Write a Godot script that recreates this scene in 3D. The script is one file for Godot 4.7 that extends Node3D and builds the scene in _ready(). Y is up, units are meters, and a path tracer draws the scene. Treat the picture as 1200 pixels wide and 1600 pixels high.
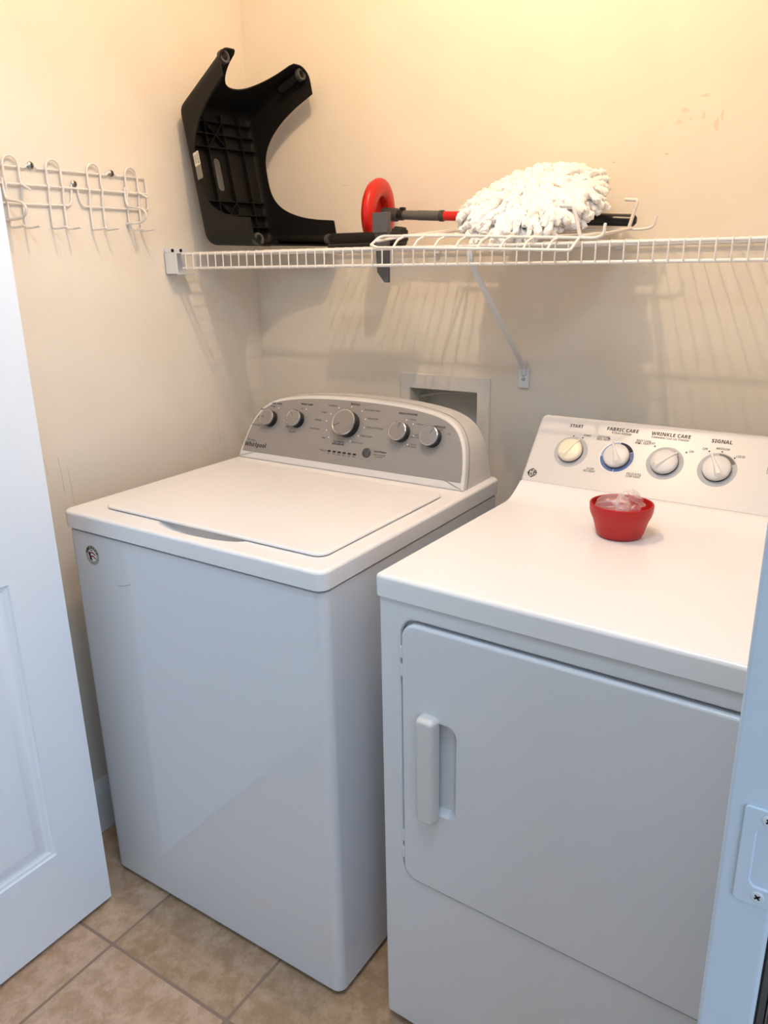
extends Node3D

# ---------------------------------------------------------------- mesh building
class MB:
	var v := PackedVector3Array()
	func tri(a: Vector3, b: Vector3, c: Vector3) -> void:
		v.append(a); v.append(c); v.append(b)
	func quad(a: Vector3, b: Vector3, c: Vector3, d: Vector3) -> void:
		tri(a, b, c); tri(a, c, d)
	func skin(loops: Array, closed := true) -> void:
		for i in loops.size() - 1:
			var p: PackedVector3Array = loops[i]
			var q: PackedVector3Array = loops[i + 1]
			var n := p.size()
			for j in (n if closed else n - 1):
				var k := (j + 1) % n
				quad(p[j], p[k], q[k], q[j])
	func fan(loop: PackedVector3Array, flip := false) -> void:
		var c := Vector3.ZERO
		for p in loop: c += p
		c /= loop.size()
		for j in loop.size():
			var k := (j + 1) % loop.size()
			if flip: tri(c, loop[k], loop[j])
			else: tri(c, loop[j], loop[k])
	func cap(o: PackedVector2Array, z: float, flip := false) -> void:
		var t := Geometry2D.triangulate_polygon(o)
		for i in range(0, t.size(), 3):
			var a := Vector3(o[t[i]].x, o[t[i]].y, z)
			var b := Vector3(o[t[i + 1]].x, o[t[i + 1]].y, z)
			var c := Vector3(o[t[i + 2]].x, o[t[i + 2]].y, z)
			var up := (b - a).cross(c - a).z > 0.0
			if up != flip: tri(a, b, c)
			else: tri(a, c, b)
	# outline (counter-clockwise in x, y) pushed from z0 to z1, edges rounded by b0 (at z0) and b1 (at z1)
	func prism(o: PackedVector2Array, z0: float, z1: float, b1 := 0.0, b0 := 0.0, seg := 4) -> void:
		var loops := []
		var ins := []
		var zs := []
		if b0 > 0.0:
			for i in seg + 1:
				var t := PI / 2 * i / seg
				ins.append(b0 * (1.0 - sin(t))); zs.append(z0 + b0 * (1.0 - cos(t)))
		else:
			ins.append(0.0); zs.append(z0)
		if b1 > 0.0:
			for i in seg + 1:
				var t := PI / 2 * i / seg
				ins.append(b1 * (1.0 - cos(t))); zs.append(z1 - b1 * (1.0 - sin(t)))
		else:
			ins.append(0.0); zs.append(z1)
		for i in ins.size():
			loops.append(MB.lift(MB.inset(o, ins[i]), zs[i]))
		skin(loops)
		cap(MB.inset(o, ins[0]), zs[0], true)
		cap(MB.inset(o, ins[-1]), zs[-1])
	func box(a: Vector3, b: Vector3, bev := 0.0) -> void:
		var start := v.size()
		prism(MB.rrect(0, 0, b.x - a.x, b.y - a.y, bev, 2), 0, b.z - a.z, bev, bev, 2)
		for i in range(start, v.size()): v[i] += a
	func tube(path: PackedVector3Array, r: float, sides := 8, closed := false, r_end := -1.0) -> void:
		var n := path.size()
		var loops := []
		var t0 := (path[1] - path[0]).normalized()
		if closed: t0 = (path[1] - path[n - 1]).normalized()
		var x := t0.cross(Vector3(0.31, 0.91, 0.27)).normalized()
		if r_end < 0.0: r_end = r
		for i in n:
			var t: Vector3
			if closed: t = (path[(i + 1) % n] - path[(i + n - 1) % n]).normalized()
			elif i == 0: t = t0
			elif i == n - 1: t = (path[n - 1] - path[n - 2]).normalized()
			else: t = ((path[i + 1] - path[i]).normalized() + (path[i] - path[i - 1]).normalized()).normalized()
			x = (x - t * x.dot(t)).normalized()
			var y := t.cross(x)
			var rr := lerpf(r, r_end, float(i) / (n - 1))
			var l := PackedVector3Array()
			for j in sides:
				var a := TAU * j / sides
				l.append(path[i] + (x * cos(a) + y * sin(a)) * rr)
			loops.append(l)
		if closed:
			loops.append(loops[0])
			skin(loops)
		else:
			var all := []
			all.append(MB.shrink(loops[0], path[0] - t0 * r * 0.45, 0.55))
			all.append_array(loops)
			var tn := (path[n - 1] - path[n - 2]).normalized()
			all.append(MB.shrink(loops[-1], path[n - 1] + tn * r_end * 0.45, 0.55))
			skin(all)
			fan(all[0], true); fan(all[-1])
	# profile of (radius, height) turned round y
	func lathe(p: PackedVector2Array, segs := 32, close := true) -> void:
		var loops := []
		for q in p:
			var l := PackedVector3Array()
			for j in segs:
				var a := TAU * j / segs
				l.append(Vector3(q.x * cos(a), q.y, -q.x * sin(a)))
			loops.append(l)
		skin(loops)
		if close:
			fan(loops[0], true); fan(loops[-1])
	func moved(t: Transform3D) -> MB:
		for i in v.size(): v[i] = t * v[i]
		return self
	func add(o: MB) -> MB:
		v.append_array(o.v)
		return self
	func mesh(sharp := 38.0) -> ArrayMesh:
		var limit := cos(deg_to_rad(sharp))
		var near := {}
		var fn := PackedVector3Array()
		var vv := PackedVector3Array()
		for i in range(0, v.size(), 3):
			var n := (v[i + 2] - v[i]).cross(v[i + 1] - v[i])
			if n.length_squared() < 1e-20: continue
			for k in 3:
				var key := Vector3i((v[i + k] * 20000.0).round())
				if not near.has(key): near[key] = PackedInt32Array()
				near[key].append(fn.size())
				vv.append(v[i + k])
			fn.append(n)
		var nn := PackedVector3Array()
		var un := PackedVector3Array()
		for n in fn: un.append(n.normalized())
		for i in vv.size():
			var key := Vector3i((vv[i] * 20000.0).round())
			var f := i / 3
			var s := Vector3.ZERO
			for g in near[key]:
				if un[g].dot(un[f]) > limit: s += fn[g]
			nn.append(s.normalized() if s.length_squared() > 1e-24 else un[f])
		var a := []
		a.resize(Mesh.ARRAY_MAX)
		a[Mesh.ARRAY_VERTEX] = vv
		a[Mesh.ARRAY_NORMAL] = nn
		var m := ArrayMesh.new()
		m.add_surface_from_arrays(Mesh.PRIMITIVE_TRIANGLES, a)
		return m
	static func shrink(l: PackedVector3Array, c: Vector3, f: float) -> PackedVector3Array:
		var m := Vector3.ZERO
		for p in l: m += p
		m /= l.size()
		var o := PackedVector3Array()
		for p in l: o.append(c + (p - m) * f)
		return o
	static func lift(o: PackedVector2Array, z: float) -> PackedVector3Array:
		var r := PackedVector3Array()
		for p in o: r.append(Vector3(p.x, p.y, z))
		return r
	static func inset(o: PackedVector2Array, d: float) -> PackedVector2Array:
		if d == 0.0: return o
		var r := PackedVector2Array()
		var n := o.size()
		for i in n:
			var e0 := (o[i] - o[(i + n - 1) % n]).normalized()
			var e1 := (o[(i + 1) % n] - o[i]).normalized()
			var n0 := Vector2(-e0.y, e0.x)
			var n1 := Vector2(-e1.y, e1.x)
			var m := (n0 + n1).normalized()
			r.append(o[i] + m * d / maxf(0.4, m.dot(n0)))
		return r
	static func rrect(x0: float, y0: float, x1: float, y1: float, r: float, n := 5) -> PackedVector2Array:
		var o := PackedVector2Array()
		if r <= 0.0:
			return PackedVector2Array([Vector2(x0, y0), Vector2(x1, y0), Vector2(x1, y1), Vector2(x0, y1)])
		var cs := [Vector2(x1 - r, y0 + r), Vector2(x1 - r, y1 - r), Vector2(x0 + r, y1 - r), Vector2(x0 + r, y0 + r)]
		for c in 4:
			for i in n + 1:
				var a := -PI / 2 + PI / 2 * c + PI / 2 * i / n
				o.append(cs[c] + Vector2(cos(a), sin(a)) * r)
		return o
	# the outline met by rays from c at the given angles (the outline is star-shaped about c)
	static func cast(o: PackedVector2Array, c: Vector2, angles: PackedFloat32Array) -> PackedVector2Array:
		var r := PackedVector2Array()
		for a in angles:
			var d := Vector2(cos(a), sin(a)) * 10.0
			var best := c
			for i in o.size():
				var h: Variant = Geometry2D.segment_intersects_segment(c, c + d, o[i], o[(i + 1) % o.size()])
				if h != null: best = h
			r.append(best)
		return r
	static func angles_of(os: Array, c: Vector2) -> PackedFloat32Array:
		var r := PackedFloat32Array()
		for o in os:
			for p in o: r.append(fposmod((p - c).angle() + 1e-5, TAU))
		r.sort()
		var u := PackedFloat32Array()
		for a in r:
			if u.is_empty() or a - u[-1] > 0.0008: u.append(a)
		return u

static func fillet(p: PackedVector3Array, r: float, n := 5) -> PackedVector3Array:
	var o := PackedVector3Array([p[0]])
	for i in range(1, p.size() - 1):
		var a := p[i - 1] - p[i]
		var b := p[i + 1] - p[i]
		var k := minf(r, 0.48 * minf(a.length(), b.length()))
		var s := p[i] + a.normalized() * k
		var e := p[i] + b.normalized() * k
		for j in n + 1:
			var t := float(j) / n
			o.append(s.lerp(p[i], t).lerp(p[i].lerp(e, t), t))
	o.append(p[-1])
	return o

# ---------------------------------------------------------------- naming and placing
var used := {}
func numbered(parent: Node, called: String) -> String:
	var key := str(parent.get_instance_id()) + called
	var n: int = used.get(key, 0)
	used[key] = n + 1
	return called if n == 0 else "%s_%03d" % [called, n]

func tag(o: Node3D, label: String, category: String, group := "", kind := "") -> void:
	if label: o.set_meta("label", label)
	if category: o.set_meta("category", category)
	if group: o.set_meta("group", group)
	if kind: o.set_meta("kind", kind)

func thing(called: String, label: String, category: String, at := Transform3D(), group := "", kind := "") -> Node3D:
	var o := Node3D.new()
	o.name = numbered(self, called)
	o.transform = at
	add_child(o, true)
	tag(o, label, category, group, kind)
	return o

func put(parent: Node3D, called: String, m: Mesh, mat: Material, at := Transform3D()) -> MeshInstance3D:
	var o := MeshInstance3D.new()
	o.name = numbered(parent, called)
	o.mesh = m
	o.material_override = mat
	o.transform = at
	o.cast_shadow = GeometryInstance3D.SHADOW_CASTING_SETTING_ON
	parent.add_child(o, true)
	return o

# the mesh is given in world coordinates
func world(parent: Node3D, called: String, b: MB, mat: Material, sharp := 38.0) -> MeshInstance3D:
	return put(parent, called, b.mesh(sharp), mat, parent.transform.affine_inverse())

func struct(called: String, b: MB, mat: Material, label := "", sharp := 38.0) -> MeshInstance3D:
	var o := put(self, called, b.mesh(sharp), mat)
	var kind: String = called.get_slice("_", 0)
	tag(o, label if label else STRUCT.get(called, ""), kind, "", "structure")
	return o

func words(parent: Node3D, s: String, at: Transform3D, h: float, mat: Material, font := "sans", bold := false, called := "lettering") -> void:
	var t := TextMesh.new()
	t.text = s
	var f := SystemFont.new()
	f.font_names = PackedStringArray(["Droid Serif" if font == "serif" else "Droid Sans"])
	f.font_weight = 700 if bold else 400
	t.font = f
	t.font_size = 32
	t.pixel_size = h / 23.0
	t.depth = 0.0004
	t.curve_step = 3.0
	put(parent, called, t, mat, at)

func at(x: float, y: float, z: float) -> Transform3D:
	return Transform3D(Basis(), Vector3(x, y, z))

func paint(c: Color, rough := 0.5, spec := 0.5, metal := 0.0) -> StandardMaterial3D:
	var m := StandardMaterial3D.new()
	m.albedo_color = c
	m.roughness = rough
	m.metallic_specular = spec
	m.metallic = metal
	return m

func noise(freq: float, kind := FastNoiseLite.TYPE_SIMPLEX_SMOOTH, octaves := 4, sd := 1) -> FastNoiseLite:
	var n := FastNoiseLite.new()
	n.seed = sd
	n.noise_type = kind
	n.frequency = freq
	n.fractal_octaves = octaves
	return n

func ramp(stops: Array) -> Gradient:
	var g := Gradient.new()
	var o := PackedFloat32Array()
	var c := PackedColorArray()
	for s in stops:
		o.append(s[0]); c.append(s[1])
	g.offsets = o
	g.colors = c
	return g

func cloth(n: FastNoiseLite, side: int, g: Gradient = null, bump := 0.0) -> NoiseTexture2D:
	var t := NoiseTexture2D.new()
	t.width = side
	t.height = side
	t.seamless = true
	t.noise = n
	if g: t.color_ramp = g
	if bump > 0.0:
		t.as_normal_map = true
		t.bump_strength = bump
	return t

func triplanar(m: StandardMaterial3D, s: Vector3) -> StandardMaterial3D:
	m.uv1_triplanar = true
	m.uv1_world_triplanar = true
	m.uv1_scale = s
	return m

# ---------------------------------------------------------------- camera and lights
const WARM := Color(1.0, 0.857, 0.708)
const COOL := Color(0.75, 0.86, 1.0)
const HALL := Color(0.79, 0.89, 1.0)

func _ready() -> void:
	var cam := Camera3D.new()
	cam.name = "camera"
	cam.fov = 66.584
	cam.near = 0.02
	cam.transform = Transform3D(Basis(Vector3(0.83846, -0.01806, -0.54467), Vector3(-0.15302, 0.95144, -0.26711), Vector3(0.52305, 0.30731, 0.79498)), Vector3(1.592, 1.4296, 1.7778))
	add_child(cam)
	cam.current = true
	var we := WorldEnvironment.new()
	we.name = "world_environment"
	var env := Environment.new()
	env.background_mode = Environment.BG_COLOR
	env.background_color = Color(0.75, 0.87, 1.0)
	env.tonemap_mode = Environment.TONE_MAPPER_LINEAR
	env.tonemap_exposure = 1.0
	env.sdfgi_enabled = true
	env.ssao_enabled = true
	env.ssil_enabled = true
	we.environment = env
	add_child(we)
	# daylight coming in at the hall's glass door
	var day := AreaLight3D.new()
	day.name = "daylight"
	day.area_size = Vector2(1.9, 1.7)
	day.light_color = COOL
	day.light_energy = 2.06
	day.area_range = 12.0
	day.shadow_enabled = true
	day.transform = Transform3D(Basis(Vector3.UP, PI / 2), Vector3(3.15, 1.25, 2.75))
	add_child(day)
	materials()
	room()
	washer()
	dryer()
	shelf()
	hook_rack()
	outlet_box()
	doors()
	stool()
	mop()
	mop_refill()
	loose_rack()
	shelf_bits()
	bowl()
	lamp("ceiling_light", "small round ceiling light above the washer and dryer", Vector3(0.88, 2.44, 0.74), 0.50, WARM)
	lamp("ceiling_light", "large white globe light added unseen in the hall as soft cool fill", Vector3(1.25, 2.44, 1.32), 0.58, HALL, 0.13)  # hall globe added out of view; its size and colour give soft cool fill

func lamp(called: String, label: String, p: Vector3, energy: float, hue: Color, size := 0.045) -> void:
	var t := thing(called, label, "ceiling light", at(p.x, p.y, p.z))
	var b := MB.new()
	b.lathe(PackedVector2Array([Vector2(0.05, -0.05), Vector2(0.06, -0.045), Vector2(0.075, -0.02), Vector2(0.08, 0.0)]), 32)
	put(t, "base", b.mesh(), M.trim)
	var g := MB.new()
	var prof := PackedVector2Array()
	for i in 17:
		var a := PI * i / 16
		prof.append(Vector2(maxf(0.0005, size * sin(a)), -0.05 - size - size * cos(a)))
	g.lathe(prof, 24)
	put(t, "bulb", g.mesh(), M.glow if hue == WARM else M.glow_cool)
	var l := OmniLight3D.new()
	l.name = "light"
	l.light_color = hue
	l.light_energy = energy
	l.light_size = 0.012 if size < 0.1 else size
	l.omni_range = 8.0
	l.omni_attenuation = 2.0
	l.shadow_enabled = true
	l.position = Vector3(0, -0.05 - size, 0)
	t.add_child(l)

var M := {}
const STRUCT := {
	"wall_right": "cream wall at the dryer's end of the closet, beyond the open door leaf",
	"wall_front": "cream wall with the closet opening in it",
	"wall_hall_far": "cream wall at the far end of the hall",
	"wall_hall_right": "cream hall wall with the large glazed window",
	"ceiling": "plain white ceiling over closet and hall",
	"window_1": "large white-framed window lighting the hall",
	"baseboard_back": "white moulded baseboard behind the washer and dryer",
}
func materials() -> void:
	var w := paint(Color(0.905, 0.88, 0.825), 0.62, 0.4)
	w.albedo_texture = cloth(noise(0.006, FastNoiseLite.TYPE_SIMPLEX_SMOOTH, 5, 4), 512, ramp([[0.0, Color(0.98, 0.975, 0.97)], [0.5, Color(0.99, 0.988, 0.985)], [1.0, Color(1, 1, 1)]]))
	w.normal_enabled = true
	w.normal_texture = cloth(noise(0.09, FastNoiseLite.TYPE_SIMPLEX_SMOOTH, 3, 9), 512, null, 1.2)
	w.normal_scale = 0.12
	M.wall = triplanar(w, Vector3(1.4, 1.4, 1.4))
	M.ceiling = paint(Color(0.93, 0.92, 0.9), 0.8)
	M.trim = paint(Color(0.9, 0.9, 0.9), 0.4)
	M.scuff = paint(Color(0.80, 0.755, 0.69), 0.8)
	M.smudge = paint(Color(0.855, 0.815, 0.745), 0.8)
	M.enamel = paint(Color(0.885, 0.89, 0.90), 0.06, 0.63)
	M.enamel_soft = paint(Color(0.945, 0.94, 0.935), 0.16, 0.5)
	M.console = paint(Color(0.84, 0.835, 0.825), 0.3, 0.5)
	M.plastic_white = paint(Color(0.86, 0.855, 0.84), 0.35)
	M.seam = paint(Color(0.12, 0.12, 0.13), 0.7)
	M.grey_panel = paint(Color(0.60, 0.59, 0.575), 0.42, 0.5, 0.25)
	M.chrome = paint(Color(0.86, 0.86, 0.87), 0.12, 0.5, 1.0)
	M.knob_face = paint(Color(0.60, 0.59, 0.58), 0.3, 0.5, 0.6)
	M.knob_side = paint(Color(0.05, 0.05, 0.05), 0.25)
	M.ink = paint(Color(0.10, 0.10, 0.11), 0.6)
	M.ink_soft = paint(Color(0.32, 0.31, 0.31), 0.6)
	M.ink_white = paint(Color(0.93, 0.93, 0.92), 0.6)
	M.button = paint(Color(0.28, 0.28, 0.29), 0.4)
	M.dial = paint(Color(0.70, 0.71, 0.72), 0.5)
	M.ivory = paint(Color(0.93, 0.90, 0.80), 0.3)
	M.navy = paint(Color(0.08, 0.10, 0.27), 0.5)
	M.blue = paint(Color(0.31, 0.41, 0.62), 0.5)
	M.paleblue = paint(Color(0.58, 0.66, 0.80), 0.5)
	M.dark_dial = paint(Color(0.36, 0.37, 0.38), 0.5)
	M.wire = paint(Color(0.90, 0.885, 0.86), 0.35)
	M.bracket = paint(Color(0.86, 0.875, 0.89), 0.4)
	M.steel = paint(Color(0.62, 0.61, 0.58), 0.25, 0.5, 1.0)
	M.hole = paint(Color(0.10, 0.07, 0.06), 0.8)
	var s := paint(Color(0.085, 0.08, 0.075), 0.55, 0.3)
	s.normal_enabled = true
	s.normal_texture = cloth(noise(0.12, FastNoiseLite.TYPE_SIMPLEX, 2, 3), 256, null, 2.0)
	s.normal_scale = 0.3
	M.black = triplanar(s, Vector3(9, 9, 9))
	M.black_gloss = paint(Color(0.05, 0.05, 0.05), 0.3)
	M.foot = paint(Color(0.25, 0.25, 0.25), 0.6)
	M.grey = paint(Color(0.33, 0.33, 0.33), 0.5)
	M.grey_dark = paint(Color(0.20, 0.20, 0.20), 0.5)
	M.red = paint(Color(0.80, 0.10, 0.045), 0.3)
	M.bowl = paint(Color(0.72, 0.10, 0.10), 0.42)
	var y := paint(Color(0.975, 0.97, 0.955), 0.95, 0.2)
	y.rim_enabled = true
	y.rim = 0.4
	M.yarn = y
	var cl := paint(Color(1.0, 0.97, 0.96, 0.14), 0.08)
	cl.transparency = BaseMaterial3D.TRANSPARENCY_ALPHA
	M.clear = cl
	M.label = paint(Color(0.90, 0.88, 0.84), 0.5)
	M.label_grey = paint(Color(0.50, 0.50, 0.46), 0.4)
	M.badge = paint(Color(0.66, 0.66, 0.60), 0.4)
	M.badge_red = paint(Color(0.55, 0.08, 0.10), 0.5)
	M.badge_blue = paint(Color(0.05, 0.08, 0.18), 0.5)
	M.box_white = paint(Color(0.87, 0.86, 0.83), 0.45)
	var d := paint(Color(0.92, 0.95, 0.975), 0.34)
	d.normal_enabled = true
	d.normal_texture = cloth(noise(0.03, FastNoiseLite.TYPE_SIMPLEX_SMOOTH, 4, 21), 512, null, 3.0)
	d.normal_scale = 0.22
	M.door = triplanar(d, Vector3(7, 1.1, 7))
	M.door_plain = paint(Color(0.82, 0.865, 0.91), 0.42)
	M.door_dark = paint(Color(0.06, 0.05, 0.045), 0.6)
	M.grout = paint(Color(0.60, 0.51, 0.44), 0.9)
	var glow := paint(Color(1, 1, 1))
	glow.emission_enabled = true
	glow.emission = WARM
	glow.emission_energy_multiplier = 2.0
	M.glow = glow
	var gc: StandardMaterial3D = glow.duplicate()
	gc.emission = HALL
	gc.emission_energy_multiplier = 0.9
	M.glow_cool = gc
	var sky := paint(Color(0.8, 0.9, 1.0))
	sky.emission_enabled = true
	sky.emission = COOL
	sky.emission_energy_multiplier = 0.9
	M.sky = sky
	M.tiles = []
	for i in 3:
		var f := paint(Color(1, 1, 1), 0.42, 0.4)
		var n := noise(0.0085, FastNoiseLite.TYPE_SIMPLEX_SMOOTH, 7, 31 + i * 7)
		n.fractal_gain = 0.74
		n.domain_warp_enabled = true
		n.domain_warp_amplitude = 70.0
		n.domain_warp_frequency = 0.008
		var k: Color = [Color(0.93, 0.915, 0.87), Color(1.0, 0.99, 0.97), Color(1.03, 1.01, 1.0)][i]
		f.albedo_texture = cloth(n, 1024, ramp([[0.0, Color(0.68, 0.565, 0.46) * k], [0.40, Color(0.74, 0.625, 0.515) * k], [0.49, Color(0.77, 0.66, 0.555) * k], [0.503, Color(0.70, 0.585, 0.485) * k], [0.516, Color(0.78, 0.67, 0.565) * k], [0.7, Color(0.805, 0.695, 0.595) * k], [1.0, Color(0.86, 0.755, 0.66) * k]]))
		f.normal_enabled = true
		f.normal_texture = cloth(noise(0.03, FastNoiseLite.TYPE_SIMPLEX_SMOOTH, 4, 50 + i), 512, null, 4.0)
		f.normal_scale = 0.35
		M.tiles.append(triplanar(f, Vector3(1.7, 1.7, 1.7)))

# ---------------------------------------------------------------- the setting
const RX := 1.66
const FZ0 := 0.905
const FZ1 := 1.02
const HX := 3.25
const HZ := 4.1
const CY := 2.44

func boxes(list: Array) -> MB:
	var b := MB.new()
	for q in list: b.box(Vector3(q[0], q[1], q[2]), Vector3(q[3], q[4], q[5]))
	return b

func room() -> void:
	var fl := struct("floor", boxes([[-0.1, -0.12, -0.1, HX + 0.1, -0.0012, HZ + 0.1]]), M.grout, "tan stone-look tile floor with brown grout")
	var ts := 0.3426
	var g := 0.0032
	for i in range(-1, 9):
		for j in range(-3, 9):
			var x0 := maxf(0.3313 + (i - 0) * ts + g, 0.001)
			var x1 := minf(0.3313 + (i + 1) * ts - g, HX)
			var z0 := maxf(0.9878 + j * ts + g, 0.001)
			var z1 := minf(0.9878 + (j + 1) * ts - g, HZ)
			if x1 - x0 < 0.02 or z1 - z0 < 0.02: continue
			var b := MB.new()
			b.prism(MB.rrect(x0, -z1, x1, -z0, 0.004, 2), -0.01, 0.0, 0.0018, 0.0, 2)
			b.moved(Transform3D(Basis(Vector3.RIGHT, -PI / 2), Vector3.ZERO))
			put(fl, "tile", b.mesh(), M.tiles[0 if i == 0 and j == -1 else (2 if j == 0 and i < 1 else posmod(i * 2 + j * 5 + i * j + 1, 3))])
	var wl := struct("wall_left", boxes([[-0.1, 0, -0.1, 0, CY, HZ]]), M.wall, "cream painted side wall with the hook rack")
	# the back wall, open where the outlet box is let in
	var wb := struct("wall_back", boxes([[0, 0, -0.1, 0.512, CY, 0], [0.716, 0, -0.1, RX + 0.1, CY, 0], [0.512, 1.11, -0.1, 0.716, CY, 0], [0.512, 0, -0.1, 0.716, 0.93, 0], [0.512, 0.93, -0.1, 0.716, 1.11, -0.092]]), M.wall, "cream painted wall behind the washer, dryer and wire shelf")
	struct("wall_right", boxes([[RX, 0, 0, RX + 0.1, CY, FZ0]]), M.wall)
	struct("wall_front", boxes([[0, 0, FZ0, 0.19, CY, FZ1], [1.60, 0, FZ0, HX, CY, FZ1], [0.19, 2.07, FZ0, 1.60, CY, FZ1]]), M.wall)
	struct("wall_hall_far", boxes([[-0.1, 0, HZ, HX + 0.1, CY, HZ + 0.1]]), M.wall)
	struct("wall_hall_right", boxes([[HX, 0, FZ0, HX + 0.1, CY, 1.7], [HX, 0, 3.8, HX + 0.1, CY, HZ], [HX, 2.2, 1.7, HX + 0.1, CY, 3.8], [HX, 0, 1.7, HX + 0.1, 0.3, 3.8]]), M.wall)
	struct("ceiling", boxes([[-0.1, CY, -0.1, HX + 0.1, CY + 0.1, HZ + 0.1]]), M.ceiling)
	var win := MB.new()
	for q in [[1.7, 0.3, 1.77, 2.2], [3.73, 0.3, 3.8, 2.2], [1.77, 0.3, 3.73, 0.37], [1.77, 2.13, 3.73, 2.2]]:
		win.box(Vector3(HX + 0.0, q[1], q[0]), Vector3(HX + 0.06, q[3], q[2]), 0.004)
	var wo := struct("window_1", win, M.trim)
	var pane := MB.new()
	pane.box(Vector3(HX + 0.025, 0.37, 1.77), Vector3(HX + 0.035, 2.13, 3.73))
	put(wo, "pane", pane.mesh(), M.sky)
	# baseboard with an ogee top
	var prof := PackedVector2Array([Vector2(0, 0), Vector2(0.014, 0), Vector2(0.014, 0.105), Vector2(0.012, 0.118), Vector2(0.0075, 0.124), Vector2(0.0075, 0.132), Vector2(0.0045, 0.142), Vector2(0, 0.146)])
	var bb := MB.new()
	bb.prism(prof, 0.0, FZ0)
	bb.moved(Transform3D(Basis(), Vector3(0, 0, 0)))
	struct("baseboard_left", bb, M.trim, "white moulded baseboard along the side wall")
	var b2 := MB.new()
	b2.prism(prof, 0.0, RX)
	b2.moved(Transform3D(Basis(Vector3(0, 0, 1), Vector3(0, 1, 0), Vector3(-1, 0, 0)), Vector3(RX, 0, 0)))
	struct("baseboard_back", b2, M.trim)
	# door lining of the closet opening
	var tr := boxes([[0.19, 0, FZ0 - 0.002, 0.205, 2.07, FZ1 + 0.002], [1.585, 0, FZ0 - 0.002, 1.60, 2.07, FZ1 + 0.002], [0.205, 2.055, FZ0 - 0.002, 1.585, 2.07, FZ1 + 0.002]])
	struct("trim_1", tr, M.trim, "white door lining round the closet opening")
	# scuffs rubbed into the paint
	for q in [[0.0, 0.967, 0.720, 0.0012, 0.09], [0.0, 0.938, 0.6995, 0.0011, 0.092], [0.0, 0.981, 0.2055, 0.0010, 0.08], [0.0, 0.995, 0.756, 0.0009, 0.04]]:
		var b := MB.new()
		b.tube(fillet(PackedVector3Array([Vector3(0.0, q[1] + q[4] * 0.5, q[2] + 0.004), Vector3(0.0, q[1], q[2]), Vector3(0.0, q[1] - q[4] * 0.5, q[2] - 0.001)]), 0.02), q[3] * 0.6, 6)
		put(wl, "scuff", b.mesh(), M.scuff)
	for q in [[1.160, 1.703, 0.007, 0.004], [1.150, 1.683, 0.006, 0.0045], [1.172, 1.686, 0.003, 0.003], [1.196, 1.690, 0.0032, 0.007], [1.222, 1.672, 0.0045, 0.012], [1.231, 1.688, 0.003, 0.010], [1.196, 1.726, 0.009, 0.003], [1.131, 1.626, 0.0035, 0.0014], [1.023, 1.618, 0.0035, 0.0014], [0.322, 1.615, 0.012, 0.0007], [0.716, 1.560, 0.0007, 0.009]]:
		var b := MB.new()
		var o := PackedVector2Array()
		for i in 14:
			var a := TAU * i / 14
			var k := 1.0 + 0.22 * sin(a * 3.0 + q[0] * 40.0)
			o.append(Vector2(q[0] + cos(a) * q[2] * k, q[1] + sin(a) * q[3] * k))
		b.prism(o, -0.001, 0.00025)
		put(wb, "smudge", b.mesh(), M.scuff if q[3] < 0.0015 else M.smudge)

# ---------------------------------------------------------------- washer
const WX := 0.1473
const WZ := 0.8332
const WY := 0.9378
const WW := 0.699
const FACE_LZ := -0.5362    # where the slanted face meets the deck, behind the front

func d_outline() -> PackedVector2Array:
	# the D-shaped face, (across, up the slope)
	var pts := [[0.680, 0.0], [0.677, 0.03], [0.668, 0.077], [0.655, 0.113], [0.630, 0.146], [0.586, 0.168], [0.514, 0.181], [0.430, 0.187], [0.343, 0.189], [0.256, 0.187], [0.172, 0.181], [0.100, 0.168], [0.056, 0.146], [0.031, 0.113], [0.018, 0.077], [0.009, 0.03], [0.006, 0.0]]
	var c := Curve2D.new()
	for i in pts.size():
		var p := Vector2(pts[i][0], pts[i][1])
		var t := Vector2.ZERO
		if i > 0 and i < pts.size() - 1:
			t = (Vector2(pts[i + 1][0], pts[i + 1][1]) - Vector2(pts[i - 1][0], pts[i - 1][1])) / 6.0
		c.add_point(p, -t, t)
	var o := PackedVector2Array()
	for i in pts.size() - 1:
		for k in 4:
			o.append(c.sample(i, k / 4.0))
	o.append(Vector2(0.006, 0.0))
	return o

func disc(r: float, z0: float, z1: float, b := 0.0, n := 40) -> MB:
	var o := PackedVector2Array()
	for i in n: o.append(Vector2(cos(TAU * i / n), sin(TAU * i / n)) * r)
	var m := MB.new()
	m.prism(o, z0, z1, b, 0.0, 3)
	return m

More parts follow.
